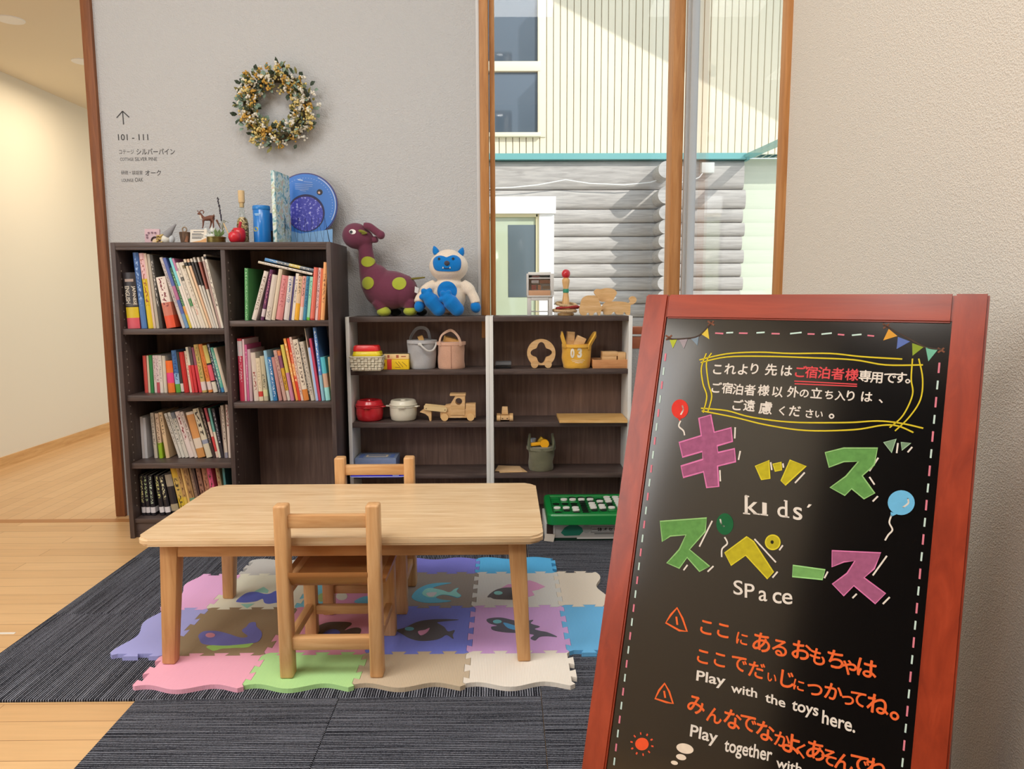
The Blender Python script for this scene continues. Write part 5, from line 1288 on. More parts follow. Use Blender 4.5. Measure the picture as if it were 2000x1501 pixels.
# ring-toss post
t = thing('ring_toss_post', 'turned wooden ring-toss post with a red ball top and green band', 'toy', at(1105, 612, 3.2, STOP))
POSTM = wood('turned_post', (206, 160, 104), (220, 178, 122), (232, 196, 142), 'Z', 3, .45, 8)
MB().lathe([(0, 0), (.034, 0), (.036, .004), (.034, .010), (.019, .012), (.017, .020), (.0175, .04), (.0145, .07), (.0105, .098), (.011, .112), (.016, .140), (.0165, .150), (.012, .158), (.008, .160), (0, .160)], seg=28).done('post', POSTM, t, smooth=60)
MB().lathe([(.0118, .096), (.0125, .0965), (.0125, .112), (.0122, .1125)], seg=28).done('green_band', plain((40, 140, 110), .5), t)
MB().sph((0, 0, .176), (.0185, .0185, .0195), u=28, v=18).done('ball', plain((196, 32, 48), .3, coat=.3), t)
ROPE1 = plain((206, 180, 140), .9, noise=.2, nscale=220); 
for i_, (dx, dy, z, rr, rx_, c, lab) in enumerate(((-.006, -.004, .020, .048, .04, (200, 170, 130), 'tan rope ring lowest around the post'), (.008, .002, .032, .046, -.10, (170, 60, 60), 'red and tan rope ring leaning on the post foot'), (.002, -.002, .047, .042, .16, (196, 168, 128), 'tan rope ring topmost around the post'))):
    mb = MB(); pts = []
    for s_ in range(3):
        pl = []
        for q_ in range(72):
            a = 2*PI*q_/72; tw = 14*a+s_*2*PI/3
            pl.append(((rr+.0034*math.cos(tw))*math.cos(a), (rr+.0034*math.cos(tw))*math.sin(a)*.9, .0034*math.sin(tw)))
        mb.tube(pl, .0036, 6, True)
    o = mb.done('rope_ring', plain(c, .9, noise=.25, nscale=180), None, t.location+V((dx, dy, z)), smooth=60); o.rotation_euler = (rx_, rx_*.6, 0)
    tag(o, lab, 'rope ring', 'rope rings')
mb = MB()   # trailing coil to the right
# flat wooden animals
def wz(zx, zy): return ((920+zx/5.882-1180)*3.2/F, (802-zy)*k2)
def cutout(pts, y0, th, lab, z0=0):
    p_ = [wz(*q_) for q_ in pts]; zc = min(b_ for _, b_ in p_); base = at(1180, 612, 3.2, STOP+max(0, zc))
    pl = smooth_line([(a, 0, b_-zc) for a, b_ in p_], 3, True); mz = min(v.z for v in pl)
    o = MB().prism([(v.x, y0, v.z-mz) for v in pl], (0, th, 0)).done('wooden_animal', TOYW, None, base, smooth=25)
    return tag(o, lab, 'toy animal', 'flat wooden toy animals')
cutout([(1240,700),(1255,640),(1270,610),(1300,590),(1340,580),(1370,582),(1410,580),(1440,600),(1462,660),(1480,700),(1500,730),(1480,750),(1470,800),(1445,802),(1430,770),(1400,780),(1390,802),(1350,802),(1340,775),(1320,780),(1310,802),(1262,802),(1240,780),(1232,740)], -.045, .016, 'flat wooden shaggy animal nearest the rope rings')
cutout([(1480,740),(1500,700),(1540,660),(1600,655),(1700,655),(1760,662),(1795,672),(1815,655),(1800,625),(1825,600),(1860,600),(1885,630),(1875,665),(1840,690),(1818,700),(1812,802),(1770,802),(1755,778),(1740,780),(1730,802),(1660,802),(1640,775),(1615,778),(1600,802),(1520,802),(1510,770),(1480,765)], -.03, .016, 'flat wooden elephant with its trunk raised at the right')
cutout([(1410,530),(1440,505),(1480,510),(1520,500),(1560,495),(1620,505),(1660,530),(1668,560),(1650,590),(1620,640),(1580,652),(1500,650),(1470,635),(1450,600),(1415,560)], -.010, .016, 'flat wooden animal lying on top of the other two')

# ================================================================== ON TOP OF THE BOOKCASE
TY, TZ2 = 3.08, BH
TM = TY/F
def tt(name, label, cat, px, Y=TY, group=None):
    return thing(name, label, cat, V((at_y(px, 460, Y).x, Y, TZ2)), 0, group)
t = tt('picture_card', 'small pink card with a printed face, leftmost on top of the bookcase', 'card', 298)
MB().box((0, 0, .030), (.060, .010, .060), Euler((-.06, 0, 0)), bev=.001).done('card', plain((206, 176, 184), .6), t)
mb = MB()
for x, z in ((-.012, .045), (.002, .046), (.015, .045), (-.02, .036), (-.019, .026)): mb.box((x, -.008, z), (.007, .0012, .006))
mb.done('lettering', plain((128, 96, 112), .7), t, smooth=0)
mb = MB().sph((.012, -.0075, .010), (.011, .0016, .010)); mb.done('face_print', plain((224, 196, 160), .7), t)
MB().tube([(.012+.014*math.cos(a), -.009, .012+.016*math.sin(a)) for a in (PI*k/10 for k in range(11))], .0026, 6).done('hair_print', plain((60, 44, 40), .7), t)
t = tt('gnome_ornament', 'white round gnome ornament with a tilted grey pointed hat', 'ornament', 324)
MB().sph((-.002, 0, .019), (.020, .019, .019)).done('body', plain((228, 224, 212), .7), t)
MB().sph((.016, .006, .020), (.016, .014, .020)).done('body_side', plain((206, 210, 214), .7), t)
MB().cyl((.002, 0, .034), (.043, 0, .080), .018, .003, 20).done('hat', fabric((150, 150, 154)), t)
mb = MB(); rnd = random.Random(3)
for k_ in range(26): mb.sph((-.022+rnd.uniform(-.012, .014), -.012+rnd.uniform(-.008, .006), .012+rnd.uniform(-.010, .024)), .0042, u=8, v=6)
mb.done('beard', plain((206, 178, 112), .8), t)
t = tt('bell', 'small brown wooden bell with a ring on top, beside the white card', 'bell', 361)
BELLW = wood('bark_wood', (76, 58, 46), (104, 82, 66), (150, 116, 90), 'Z', 4, .8, 8)
MB().lathe([(0, .0), (.016, .0), (.0215, .046), (.0195, .048), (0, .049)], seg=24).done('bell_body', BELLW, t)
MB().tube([(.0085*math.cos(a), 0, .058+.0095*math.sin(a)) for a in (2*PI*k/18 for k in range(18))], .0028, 8, True).done('ring', plain((150, 132, 110), .5), t)
MB().prism([(.006, -.0215, .008), (.014, -.0205, .03), (.019, -.013, .03), (.016, -.014, .006)], (0, .002, 0)).done('tan_patch', plain((182, 128, 96), .7), t)
t = tt('name_card', 'white printed card standing between the bell and the gold tin', 'card', 388, 3.05)
MB().box((0, 0, .028), (.066, .003, .054), Euler((-.12, 0, 0))).done('card', plain((226, 218, 204), .6), t)
mb = MB()
for z, a, b_ in ((.047, -.02, .022), (.039, -.026, .012), (.034, -.026, .02), (.026, -.026, .018), (.021, -.026, .012)): mb.box(((a+b_)/2, -.0028-(.028-z)*.12, z), (b_-a, .0008, .0022), Euler((-.12, 0, 0)))
mb.done('lettering', plain((96, 104, 112), .6), t, smooth=0)
MB().prism([(-.032, -.0055, .004), (.032, -.0055, .004), (.032, -.0035, .022), (.01, -.0045, .012)], (0, -.0006, 0)).done('orange_corner', plain((214, 160, 104), .6), t, smooth=0)
# gold tin with a little winter scene
t = tt('tin', 'low olive gold tin holding a little winter scene', 'tin', 421)
MB().lathe([(0, 0), (.037, 0), (.038, .003), (.038, .022), (.040, .023), (.040, .027), (.037, .028), (.036, .024), (0, .024)], seg=32).done('tin_body', plain((122, 106, 56), .35, metal=.6), t)
mb = MB(); rnd = random.Random(5)
for k_ in range(44):
    a, r_ = rnd.uniform(0, 6.28), rnd.uniform(0, .03); mb.sph((r_*1.15*math.cos(a)-.012, r_*math.sin(a), .028+rnd.uniform(0, .034)*(1-r_/.06)), rnd.uniform(.007, .011), u=10, v=7)
mb.sph((-.036, -.004, .055), .009)
mb.done('cotton_snow', plain((214, 218, 214), .9), t)
mb = MB()
for k_ in range(16):
    a = rnd.uniform(-.6, 1.6); b0 = V((.012+rnd.uniform(-.012, .014), -.018+rnd.uniform(-.01, .01), .026)); e = b0+V((math.sin(a)*.02, rnd.uniform(-.01, .01), .018+rnd.uniform(0, .022)))
    sd = V((.004, .001, 0)); mb.prism([b0-sd*.4, b0.lerp(e, .5)-sd, e, b0.lerp(e, .5)+sd], (0, .0008, 0))
mb.done('green_leaves', plain((104, 130, 76), .7), t)
MB().sph((-.024, -.02, .034), .007).done('red_berry', plain((150, 50, 40), .5), t)
l0 = t.location
t = thing('deer_figurine', 'little brown deer figurine standing on the winter scene in the gold tin', 'figurine', l0+V((-.004, .006, .032)))
def dz(zx, zy, y=0): return V((((260+zx/8.333)-421)*TM+.004, y, (905-zy)/8.333*TM-.032))
mb = MB()
mb.tube([dz(1180, 510), dz(1260, 495), dz(1320, 500)], [.0085, .011, .012], 10)
mb.tube([dz(1190, 515), dz(1140, 480), dz(1105, 425)], [.0075, .006, .005], 8); mb.tube([dz(1115, 425), dz(1065, 430)], [.0062, .0038], 8)
mb.tube([dz(1325, 480), dz(1325, 432)], [.004, .002], 6)
for a, b_, c_, y in ((1160, 520, 1140, -.006), (1270, 530, 1235, .006), (1310, 530, 1315, -.006), (1350, 520, 1410, .006)): mb.tube([dz(a, b_, y), dz((a+c_)/2+6, 600, y), dz(c_, 665, y)], [.005, .0034, .0024], 8)
blob(mb, 'body', plain((112, 70, 54), .7), t, .0022, 3)
MB().tube(smooth_line([dz(1100, 410), dz(1110, 385), dz(1145, 380), dz(1165, 400), dz(1150, 425)], 4), .0022, 6).done('antler', plain((130, 96, 84), .7), t)
MB().tube(smooth_line([dz(1090, 410), dz(1075, 385), dz(1060, 392)], 4), .0018, 6).done('antler', plain((130, 96, 84), .7), t)
MB().tube([dz(1110, 455, -.004), dz(1130, 520, -.006)], [.004, .003], 8).done('white_bib', plain((214, 206, 196), .8), t)
t = thing('lavender_stem', 'dried dark lavender stem rising from the gold tin', 'dried flower', l0+V((.016, .006, .024)))
def lz(zx, zy, y=0): return V((((260+zx/8.333)-421)*TM-.016, y, (905-zy)/8.333*TM-.024))
MB().tube(smooth_line([lz(1450, 700), lz(1445, 560), lz(1425, 400), lz(1400, 180)], 5), .0011, 6).done('stem', plain((110, 116, 90), .8), t)
mb = MB(); rnd = random.Random(8)
for k_ in range(48):
    f_ = k_/47; zy = 180+f_*360; zx = 1400+(zy-180)*.12
    mb.sph(lz(zx, zy, 0)+V((rnd.uniform(-1, 1), rnd.uniform(-1, 1), 0))*.0028*(1-.3*f_), (.0022, .0022, .0036), u=6, v=5)
mb.done('flower_heads', plain((62, 58, 74), .85), t)
mb = MB()
for zx, zy in ((1500, 545), (1550, 560), (1390, 590), (1480, 640)): mb.tube(smooth_line([lz(1445, 690), lz((1445+zx)/2, zy-10), lz(zx, zy+14)], 4), .0012, 5)
mb.done('leaves', plain((120, 124, 96), .8), t)
# red apples
for px, Y, rr, lab, zz in ((458, 3.025, .0245, 'red apple ornament in front, beside the corked bottle', 0), (466, 3.085, .029, 'red apple ornament behind the other one, in front of the bottle', .018)):
    t = tt('apple_ornament', lab, 'ornament', px, Y, 'red apple ornaments')
    MB().lathe([(0, .006), (.006, .002), (.014, 0), (.023, .008), (.029, .022), (.027, .036), (.018, .044), (.007, .043), (.0, .038)], seg=28, sx=rr/.029, sy=rr/.029).done('apple_body', plain((208, 34, 50), .35, coat=.3), t, smooth=70)
    MB().tube([(0, 0, .038), (-.005, 0, .052)], .0018, 6).done('stalk', plain((120, 80, 50), .7), t)
    if zz: t.scale.z = 1.45
t = tt('wooden_stick', 'thin pale wooden stick leaning beside the red apples', 'stick', 445, 3.06)
MB().tube([(.016, -.006, .012), (-.016, .004, .082)], .0022, 8).done('stick', plain((220, 190, 140), .7), t)
# corked bottle
t = tt('bottle', 'tall glass bottle with a cork, filled with dried seeds and petals', 'bottle', 475, 3.12)
BG = glass_mat('bottle_glass', (.93, .95, .93))
prof = [(0, .001), (.021, .001), (.023, .004), (.0235, .085), (.021, .100), (.013, .118), (.0105, .130), (.0105, .160), (.0115, .161), (.0115, .165), (.0090, .165)]
MB().lathe(prof, seg=28).done('glass_body', BG, t, smooth=50)
m, n, l, b = new_mat('potpourri'); tc = n.new('ShaderNodeTexCoord'); vv = n.new('ShaderNodeTexVoronoi'); vv.inputs['Scale'].default_value = 170; l.new(tc.outputs['Object'], vv.inputs['Vector'])
rp = ramp(n, [(.1, (70, 50, 34)), (.35, (196, 166, 110)), (.55, (120, 110, 60)), (.8, (222, 196, 150))]); sxx = n.new('ShaderNodeSeparateColor'); l.new(vv.outputs['Color'], sxx.inputs[0]); l.new(sxx.outputs[0], rp.inputs[0]); l.new(rp.outputs[0], b.inputs['Base Color']); b.inputs['Roughness'].default_value = .8
MB().lathe([(0, .003), (.0205, .003), (.0225, .007), (.0225, .085), (.018, .102), (.010, .110), (0, .112)], seg=26).done('dried_contents', m, t, smooth=60)
MB().tube(smooth_line([(-.014, -.0195, .040), (-.006, -.0225, .066), (.0, -.0225, .090)], 5), [.0035]*5+[.006]*6, 8).done('red_petals', plain((196, 46, 60), .7), t)
MB().lathe([(0, .150), (.0088, .150), (.0092, .166), (.0125, .170), (.013, .214), (.012, .217), (0, .218)], seg=22).done('cork', plain((214, 186, 140), .85, noise=.12, nscale=160), t)
# blue canister with a hanging card
t = tt('canister', 'bright blue cylindrical tin canister with a yellow leaf mark', 'canister', 512.5, 3.10)
BLU2 = plain((28, 122, 206), .28, coat=.3)
MB().lathe([(0, 0), (.0325, 0), (.0335, .002), (.0335, .138), (.0325, .139)], seg=36).done('can_body', BLU2, t, smooth=50)
MB().lathe([(.0345, .137), (.035, .138), (.035, .150), (.033, .153), (.0, .154)], seg=36).done('lid', plain((40, 130, 210), .3), t, smooth=50)
def curved(cx, cz, pts, r_, m_, nm, par): # patch wrapped on a cylinder front
    MB().prism([((r_)*math.sin((cx+x)/r_), -(r_)*math.cos((cx+x)/r_), cz+z) for x, z in pts], (0, -.0006, 0)).done(nm, m_, par, smooth=0)
curved(-.018, .058, [(.013*math.cos(2*PI*k/16), .009*math.sin(2*PI*k/16)) for k in range(16)], .0338, plain((190, 180, 50), .5), 'leaf_mark', t)
mb = MB()
for z, a, b_ in ((.117, -.020, .008), (.112, -.016, .002)):
    mb.prism([(.0339*math.sin((a+(b_-a)*k/6)/.0339), -.0339*math.cos((a+(b_-a)*k/6)/.0339), z) for k in range(7)]+[(.0339*math.sin((a+(b_-a)*k/6)/.0339), -.0339*math.cos((a+(b_-a)*k/6)/.0339), z+.003) for k in range(6, -1, -1)], (0, -.0004, 0))
mb.done('lettering', plain((170, 210, 240), .5), t, smooth=0)
t = tt('leaning_card', 'blue printed card leaning behind the canister beside the tall book', 'card', 531, 3.15)
MB().box((0, .0, .094), (.046, .003, .072), Euler((-.1, .06, 0))).done('card', plain((70, 128, 206), .4), t)
MB().box((0, .004, .03), (.020, .004, .060), Euler((-.1, 0, 0))).done('prop', plain((70, 62, 60), .6), t)
# tall picture book
m, n, l, b = new_mat('picture_cover'); tc = n.new('ShaderNodeTexCoord'); t1 = n.new('ShaderNodeTexNoise'); t1.inputs['Scale'].default_value = 28; t1.inputs['Detail'].default_value = 3; t1.inputs['Distortion'].default_value = 1.5; l.new(tc.outputs['Object'], t1.inputs['Vector'])
rp = ramp(n, [(.32, (70, 130, 140)), (.43, (150, 196, 204)), (.5, (226, 234, 230)), (.58, (176, 200, 170)), (.68, (214, 180, 170))]); l.new(t1.outputs[0], rp.inputs[0]); l.new(rp.outputs[0], b.inputs['Base Color']); b.inputs['Roughness'].default_value = .35
t = thing('book', 'tall pale blue-green picture book standing on top of the bookcase by the blue disc', 'book', V((at_y(541, 460, 3.03).x, 3.03, TZ2))); t.rotation_euler.z = -R(67)
# spine along local X from the front edge, cover seen obliquely
MB().prism([(x, y, 0) for x, y in ((-.150, .0), (-.150, -.016), (-.006, -.016), (-.001, -.012), (0, -.008), (-.001, -.004), (-.006, 0))], (0, 0, .283)).bm.free()
mb = MB()
mb.box((-.075, -.0010, .1415), (.150, .002, .283)).box((-.075, -.0150, .1415), (.150, .002, .283)).box((-.001, -.008, .1415), (.002, .016, .283), bev=.0006)
o = mb.done('cover', m, t); MB().box((-.076, -.008, .1415), (.144, .0115, .276)).done('pages', PAPER, t)
t.rotation_euler.z = R(180+84)
# star disc (planisphere)
t = tt('star_chart', 'blue round rotating star chart disc leaning against the wall on the bookcase', 'star chart', 598, 3.21)
t.rotation_euler.x = -R(6)
SM = 3.21/F/9.68
def st(zx, zy, y=0): return V(((515+zx/9.68-598)*3.21/F, y, max(.0005, (1430-zy)*SM*1.035+.004)))
c0 = st(790, 720)
MB().cyl(c0+V((0, .004, 0)), c0+V((0, .007, 0)), 598*SM, seg=64).done('backing_disc', plain((58, 48, 110), .4), t)
MB().cyl(c0+V((0, .0015, 0)), c0+V((0, .004, 0)), 575*SM, seg=64).done('blue_disc', plain((44, 116, 204), .35), t)
MB().tube([c0+V((555*SM*math.cos(a), .0012, 555*SM*math.sin(a))) for a in (R(-30)+R(95)*k/24 for k in range(25))], .0016, 6).done('white_rim', plain((214, 220, 236), .5), t)
c1 = st(800, 860)
MB().cyl(c1+V((0, .0004, 0)), c1+V((0, .0014, 0)), 345*SM, seg=48).done('window_ring', plain((28, 30, 84), .5), t)  # dark blue disc showing as a ring round the star map
m, n, l, b = new_mat('star_map'); tc = n.new('ShaderNodeTexCoord'); vv = n.new('ShaderNodeTexNoise'); vv.inputs['Scale'].default_value = 90; vv.inputs['Detail'].default_value = 4; l.new(tc.outputs['Object'], vv.inputs['Vector'])
rp = ramp(n, [(.5, (50, 56, 176)), (.58, (80, 86, 200)), (.64, (176, 180, 232))]); l.new(vv.outputs[0], rp.inputs[0]); l.new(rp.outputs[0], b.inputs['Base Color']); b.inputs['Roughness'].default_value = .35
MB().cyl(c1+V((-.001, -.0006, -.004)), c1+V((-.001, .0005, -.004)), 318*SM, seg=48).done('star_map', m, t)
MB().prism([st(330, 1130, -.001), st(700, 1230, -.001), st(1290, 1150, -.001), st(1285, 1425, -.001), st(330, 1425, -.001)], (0, .0015, 0)).done('pale_panel', plain((122, 172, 222), .4, noise=.12, nscale=60), t, smooth=0)
mb = MB()
for z, a, b_ in ((300, 760, 920), (340, 600, 930), (370, 600, 920), (400, 600, 860), (430, 600, 850), (455, 690, 800)): p_, q_ = st(a, z, .0008), st(b_, z+18, .0008); mb.bar(p_, q_, .0012, .0008)
mb.bar(st(655, 265, .0008), st(745, 280, .0008), .005, .0008)
for k_ in range(26):
    a = R(-25+k_*6); p_ = c0+V((500*SM*math.cos(a), .001, 500*SM*math.sin(a))); mb.box(p_, (.004, .0008, .0014), Euler((0, -a-PI/2, 0)))
mb.done('white_print', plain((186, 206, 238), .5), t, smooth=0)
MB().cyl(st(1055, 490, .0004), st(1055, 490, .0014), 55*SM, seg=14).done('dark_mark', plain((40, 38, 50), .5), t)
MB().cyl(st(1045, 500, -.0002), st(1045, 500, .001), 22*SM, seg=12).done('pale_mark', plain((226, 186, 160), .5), t)
# wire stand
t = tt('wire_stand', 'black zigzag wire stand in front of the blue star chart', 'stand', 600, 3.11)
def ws(zx, zy): return V(((515+zx/9.68-600)*3.11/F, 0, max(.0012, (1440-zy)*3.11/F/9.68)))
pts = [ws(395, 1440)]
for k_ in range(7): pts += [ws(430+121*k_, 960), ws(512+121*k_, 1440)] + ([ws(505+121*(k_)+10, 1440)] if False else [])
MB().tube(pts, .0019, 6).done('zigzag', BLACK, t)
MB().tube([ws(395, 1440)+V((0, .03, 0)), ws(1240, 1440)+V((0, .03, 0))], .0014, 6).done('foot_bar', BLACK, t)
for x in (395, 1240): MB().tube([ws(x, 1440), ws(x, 1440)+V((0, .03, 0))], .0014, 6).done('side_bar', BLACK, t)

# ================================================================== WALL: WREATH AND DIRECTION LETTERING
wc = at_y(541, 209, 3.262)
t = thing('wreath', 'round dried flower wreath of green leaves, white and yellow blossoms on the wall', 'wreath', V((wc.x, WY-.005, wc.z)))
rnd = random.Random(21); RM = .122
MB().tube([(RM*math.cos(a), -.028, RM*math.sin(a)) for a in (2*PI*k/40 for k in range(40))], .022, 10, True).done('vine_ring', plain((70, 62, 40), .9), t)
MB().tube([(0, -.004, RM+.01), (0, -.004, RM+.03)], .002, 6).done('hook', plain((120, 120, 120), .4), t)
def wpt(spread=.050):
    a = rnd.uniform(0, 2*PI); q_ = rnd.uniform(0, 2*PI); r_ = spread*math.sqrt(rnd.random())
    n_ = V((math.cos(a)*math.cos(q_), -abs(math.sin(q_))*.9, math.sin(a)*math.cos(q_)))
    c = V((math.cos(a)*RM, -.028, math.sin(a)*RM)); return c+n_*r_, n_, a
def leaf(mb_, p, d, L, Wd):
    d = d.normalized(); sd = d.cross(V((rnd.uniform(-1, 1), -1.5, rnd.uniform(-1, 1)))).normalized(); up_ = sd.cross(d)*.15*L
    q_ = [p, p+d*L*.3+sd*Wd*.8+up_, p+d*L*.65+sd*Wd+up_, p+d*L, p+d*L*.65-sd*Wd+up_, p+d*L*.3-sd*Wd*.8+up_]
    mb_.prism(q_, (0, -.0007, 0))
for nm, c, cnt, L, Wd in (('dark_leaves', (52, 68, 52), 110, .028, .009), ('eucalyptus_leaves', (134, 160, 144), 130, .026, .009), ('olive_leaves', (128, 124, 66), 130, .028, .006)):
    mb = MB()
    for _ in range(cnt):
        p, n_, a = wpt(.052); tg = V((-math.sin(a), 0, math.cos(a))); leaf(mb, p, n_*.8+tg*rnd.uniform(-.9, .9)+V((0, -.2, 0)), L*rnd.uniform(.7, 1.2), Wd*rnd.uniform(.7, 1.1))
    mb.done(nm, plain(c, .7, noise=.15, nscale=40), t, smooth=0)
for nm, c, cl, per in (('white_blossoms', (230, 226, 212), 95, 7), ('yellow_blossoms', (198, 156, 72), 50, 9), ('pale_yellow_blossoms', (216, 196, 128), 60, 8)):
    mb = MB()
    for _ in range(cl):
        p, n_, a = wpt(.056)
        if p.y > -.045: p.y = -.045-rnd.random()*.024
        for _ in range(per): mb.sph(p+V((rnd.gauss(0, .006), rnd.gauss(0, .004), rnd.gauss(0, .006))), rnd.uniform(.0032, .0056), u=7, v=5)
    mb.done(nm, plain(c, .85, noise=.2, nscale=90), t)
t = thing('direction_lettering', 'dark direction lettering and arrow on the grey wall, left of the wreath', 'wall lettering', V((0, WY-.0006, 0)))
INK = plain((62, 62, 64), .6)
def w_(px, py): p = at_y(px, py, WY); return V((p.x, 0, p.z))
mb = MB()
for a, b_ in (((239.5, 217), (241.5, 243)), ((239.5, 217), (228, 230)), ((239.5, 217), (252.5, 229))): mb.bar(w_(*a), w_(*b_), .0042, .0008)
mb.done('arrow', INK, t, smooth=0)
def wl(txt, x0, x1, y0, y1, nm, bold=0, sl_=.045):
    a, b_, c = w_(x0, y1), w_(x1, y1), w_(x0, y0)
    MB().glyph_fit(txt, a, V((b_.x-a.x, 0, 0)), V((0, 0, c.z-a.z)), bold).done(nm, INK, t, smooth=0)
wl('101 - 111', 231, 290, 262, 274, 'room_numbers', .01)
wl('コテージ', 233, 262, 292, 301, 'small_lettering'); wl('シルバーパイン', 267, 342, 290, 302, 'lettering', .012)
wl('COTTAGE', 235, 261, 308, 314, 'small_lettering'); wl('SILVER PINE', 264, 307, 307, 314, 'lettering')
wl('研修・談話室', 237, 279, 333, 341, 'small_lettering'); wl('オーク', 284, 315, 332, 343, 'lettering', .012)
wl('LOUNGE', 238, 261, 349, 355, 'small_lettering'); wl('OAK', 264, 280, 347, 355, 'lettering')

# ================================================================== STANDING BLACKBOARD SIGN
SYAW, STILT, SS, SW, SLEN = -.619, .276, .041, .50, 1.0334
TLw = V((.244, 1.288, .994))
Rz = M.Rotation(SYAW, 4, 'Z')
root_loc = TLw-(Rz @ V((0, SLEN*math.sin(STILT), 0))); root_loc.z = 0
SCZ = .994/(SLEN*math.cos(STILT))
sg = thing('blackboard_sign', 'large standing blackboard sign with a red-brown frame and chalk lettering, at the right', 'sign', root_loc+V((0, 0, CT*0)), SYAW)
up_ = V((0, math.sin(STILT), math.cos(STILT))); nrm = V((0, -math.cos(STILT), math.sin(STILT)))   # local, nrm towards the viewer
O_ = V((0, SLEN*math.sin(STILT), .994))       # local top-left corner of the front plane
def bp(u_, v_, d_=0): return O_+V((u_, 0, 0))+up_*v_+nrm*d_
REDW = wood('red_stained_frame', (128, 44, 22), (148, 54, 28), (164, 64, 36), 'Z', 1.2, .32, 12, coat=.25)
REDX = wood('red_stained_rail', (128, 44, 22), (148, 54, 28), (164, 64, 36), 'X', 1.2, .32, 12, coat=.25)
FT = .022
def fbox(u0, u1, v0, v1, d0, d1, nm, m_, bev=.0025):
    cs = [bp(u_, v_, d_) for d_ in (d0, d1) for u_, v_ in ((u0, v0), (u1, v0), (u1, v1), (u0, v1))]
    mb = MB(); vs = [mb.bm.verts.new(c) for c in cs]
    fs = [mb.bm.faces.new([vs[i] for i in f]) for f in ((0, 1, 2, 3), (7, 6, 5, 4), (0, 4, 5, 1), (1, 5, 6, 2), (2, 6, 7, 3), (3, 7, 4, 0))]
    if bev: bmesh.ops.bevel(mb.bm, geom=list(mb.bm.edges), offset=bev, segments=2, affect='EDGES')
    return mb.done(nm, m_, sg)
VB = -(.994-CT-.010)/math.cos(STILT)
fbox(0, SS, VB, 0, -FT, 0, 'side_stile', REDW); fbox(SW-SS, SW, VB, 0, -FT, 0, 'side_stile', REDW)
fbox(SS, SW-SS, -SS, 0, -FT, -.0006, 'top_rail', REDX); fbox(SS, SW-SS, VB+.05, VB+.05+SS, -FT, -.0006, 'bottom_rail', REDX)
BREC = -.005
fbox(SS-.004, SW-SS+.004, VB+.05+SS-.004, -SS+.004, BREC-.008, BREC, 'blackboard', plain((9, 9, 10), .12, 'black_board', 1.0), 0)
# rear prop frame
RT = .10
def rp_(u_, s__): # along the rear frame, s from the top down
    L_ = .985; top = O_+V((0, .030, -.014)); bot = V((0, O_.y+.030+.985*math.sin(RT), CT+.002)); return top.lerp(bot, s__)+V((u_, 0, 0))
for u_ in (.02, SW-.02): MB().bar(rp_(u_, 1), rp_(u_, 0), .036, .018, bev=.002, up=(1, 0, 0)).done('rear_leg', REDW, sg)
for s__ in (.08, .88): MB().bar(rp_(.0, s__)+V((.03, 0, 0)), rp_(SW, s__)-V((.03, 0, 0)), .016, .036, up=(0, 1, 0)).done('rear_rail', REDX, sg)
for u_ in (.05, SW-.05): MB().box(bp(u_, -.012, -FT-.006), (.03, .012, .02), Euler((-STILT, 0, 0))).done('hinge', plain((160, 150, 120), .3, metal=.9), sg)
MW = M.Translation(sg.location) @ Rz; MI = MW.inverted()
n_w = (Rz.to_3x3() @ nrm); o_w = MW @ bp(0, 0, BREC+.0006)
def b_at(px, py): return MI @ at_p(px, py, o_w, n_w)
def Z1(x, y): return b_at(1120+x/2.2727, 560+y/2.2727)
def Z2(x, y): return b_at(1120+x/2.2727, 1000+y/2.2727)
def Z3(x, y): return b_at(1280+x/3.2258, 600+y/3.2258)
UX, UY = V((1, 0, 0)), up_
def chalk(c, nz=.12): return plain(c, .85, 'chalk', .2, noise=nz, nscale=120)
C_W, C_P, C_R, C_Y, C_O = chalk((214, 206, 196)), chalk((206, 120, 136)), chalk((206, 74, 78)), chalk((204, 184, 44)), chalk((222, 100, 48))
def put(mb_, ch, c, em, bold=.012, dx=0):
    """one character centred on c (board-local), em = size in metres"""
    vs, fs, (x0, x1, y0, y1) = text_geo(ch, 0)
    mx, my = .5, .38
    if ch in '。、': mx, my = (x0+x1)/2, (y0+y1)/2
    if ord(ch) < 128: mx, my = (x0+x1)/2, (y0+y1)/2
    for k, (a_, b2) in enumerate(((0, 0), (1, 0), (-1, 0), (0, 1), (0, -1))):
        q_ = [mb_.bm.verts.new(c+UX*(x-mx+a_*bold)*em+UY*(y-my+b2*bold)*em+nrm*k*.00004) for x, y in vs]
        for f in fs: mb_.bm.faces.new([q_[i] for i in f])
def pxm(c):   # metres per photo pixel on the board near local point c
    d = (MW @ c-CAMP).dot(_fw); return d/F
def chars(Z, k_, items, mat_, nm, size, bold=.022):
    mb = MB()
    for it in items:
        c = Z(it[1], it[2]); put(mb, it[0], c, (it[3] if len(it) > 3 else size)/k_*pxm(c)*(1.0 if nm == 'rule_lettering' else 1.06), bold)
    return mb.done(nm, mat_, sg, smooth=0, recalc=False)
chars(Z3, 3.2258, [('こ',392,388),('れ',472,388),('よ',553,390),('り',625,386),('先',730,392),('は',825,398),('専',1322,432),('用',1397,440),('で',1478,442),('す',1545,442),('。',1590,465,80)], C_W, 'notice_lettering', 74)
chars(Z3, 3.2258, [('ご',912,405),('宿',985,408),('泊',1065,412),('者',1150,418),('様',1238,424)], C_R, 'notice_lettering', 76)
chars(Z3, 3.2258, [('ご',382,505),('宿',455,508),('泊',522,516),('者',597,520),('様',682,522),('以',768,530),('外',868,532),('の',938,540,60),('立',1015,541),('ち',1095,550,60),('入',1165,556,62),('り',1230,556),('は',1330,562),('、',1420,590)], C_W, 'notice_lettering', 70)
